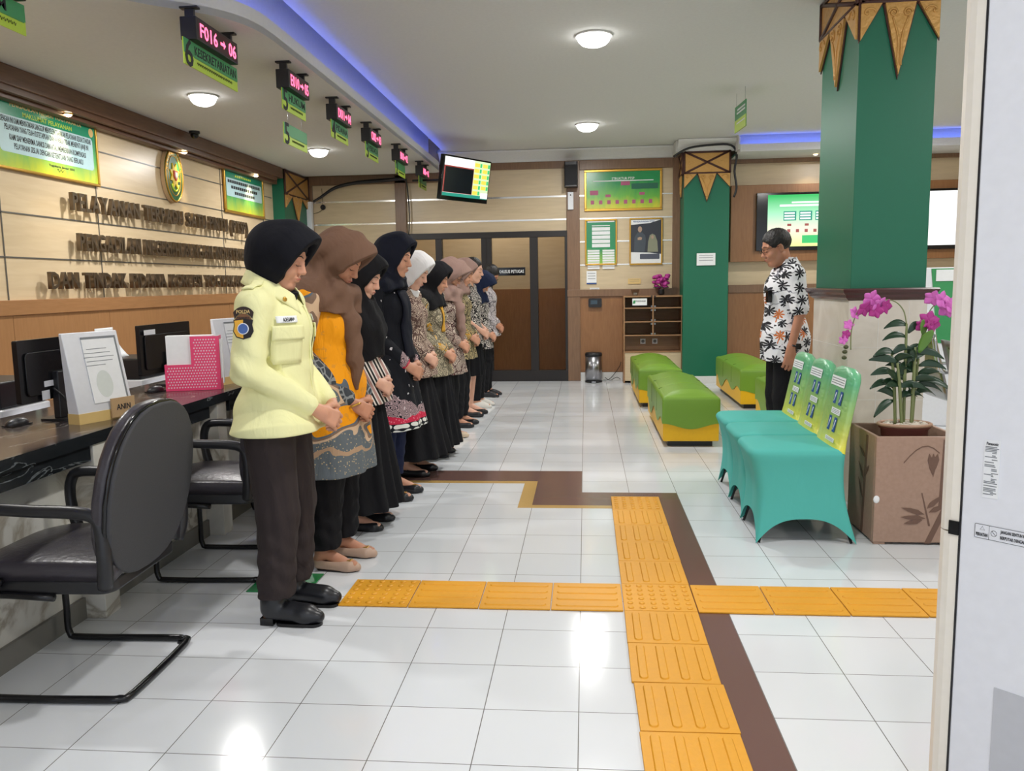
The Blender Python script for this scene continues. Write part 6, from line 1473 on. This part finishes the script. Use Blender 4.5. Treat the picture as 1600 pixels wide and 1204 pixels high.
p10, *_ = person('woman in blue headscarf bowing deeply, white sneakers', -1.15, 8.78, .925, yaw=R_(-4), bow=46, h=.006, top='batik black white', hem=.70, bottom='slim', bmat='kblack', bhem=.09, hood=1, hoodmat='knavy2', drape='shawl', dz=1.2, feet='sneaker', fmat='shoew', visor=.02)
p11, *_ = person('man with dark hair and glasses in a pale batik shirt, last in the row', -1.16, 9.60, .985, yaw=R_(-4), bow=38, h=.006, top='batik pale', hem=.74, bottom='slim', bmat='kblack', bhem=.07, hairy='man', feet='sneaker', fmat='shoeb', gender='m', skin='skind')
def glasses(par, hp, s, mat='blackg', up=0):
    for q in (-1, 1):
        c = [tuple(np.array(hp((.098, q*.031+.022*math.cos(a), .004+up+.016*math.sin(a))))*s) for a in [k*PI/8 for k in range(16)]]
        o = MB().tube(c, .0016*s, 5, closed=True).tube([tuple(np.array(hp(p))*s) for p in ((.098, q*.053, .008+up), (.03, q*.076, .010+up), (-.01, q*.079, .008+up))], .0018*s, 5).build('glasses_frame', mat, par)
    MB().tube([tuple(np.array(hp(p))*s) for p in ((.098, -.009, .008+up), (.101, 0, .010+up), (.098, .009, .008+up))], .0016*s, 5).build('glasses_bridge', mat, par)
B_ = lambda b: (lambda p: tuple(HC+rotm(R_(b)) @ np.array(p, float)))
glasses(p11, B_(38), .985); glasses(p7, B_(34), .975)
# the man facing the row
pm, Bm, hpm, Vm = person('man with glasses in a white palm print shirt facing the row of people', 1.43, 6.12, 1.068, yaw=R_(183), bow=16, h=.0048, top='palm print shirt', hem=.70, bottom='trouser', bmat='kblack', bhem=.06, hairy='man', feet='sneaker', fmat='shoeb', gender='m', arms='side', short=True, skin='skind', fat=.01, flare=-.02)
glasses(pm, B_(16), 1.068, up=.004); s = 1.068
wt = MB().tube([((-.033+.033*math.cos(a))*s, (.242+.033*math.sin(a))*s, (.815+.006*math.cos(a))*s) for a in [k*PI/8 for k in range(16)]], .007*s, 6, closed=True).build('watch_strap', 'blackg', pm)
MB().prism(rr(.036, .042, .008, 3), .010, frame((-.036*s, .277*s, .815*s), (-1, 0, 0), (0, 0, 1))).build('watch_face', 'blackg', wt)
MB().box((.095*s, .06*s, 1.10*s), (.125*s, .115*s, 1.18*s)).build('badge_holder', 'blackg', pm, bevel=.004)
for q in (-1, 1):
    def fc(u, v, q=q):
        a = R_(188-u*160); ca, sa = math.cos(a), math.sin(a); o_ = .022*(1-v)
        return ((-.028+ca*(.064+.022*max(0, ca)+o_))*s, q*max(0, sa)*(.062+o_)*s, (1.405-.045*(1-v)-.02*u-.055*u*u-.02*max(0, u-.75)*4*(1-v))*s)
    MB().sheet(fc, 18, 4).build('collar', 'palm print shirt', pm, solid=.004)
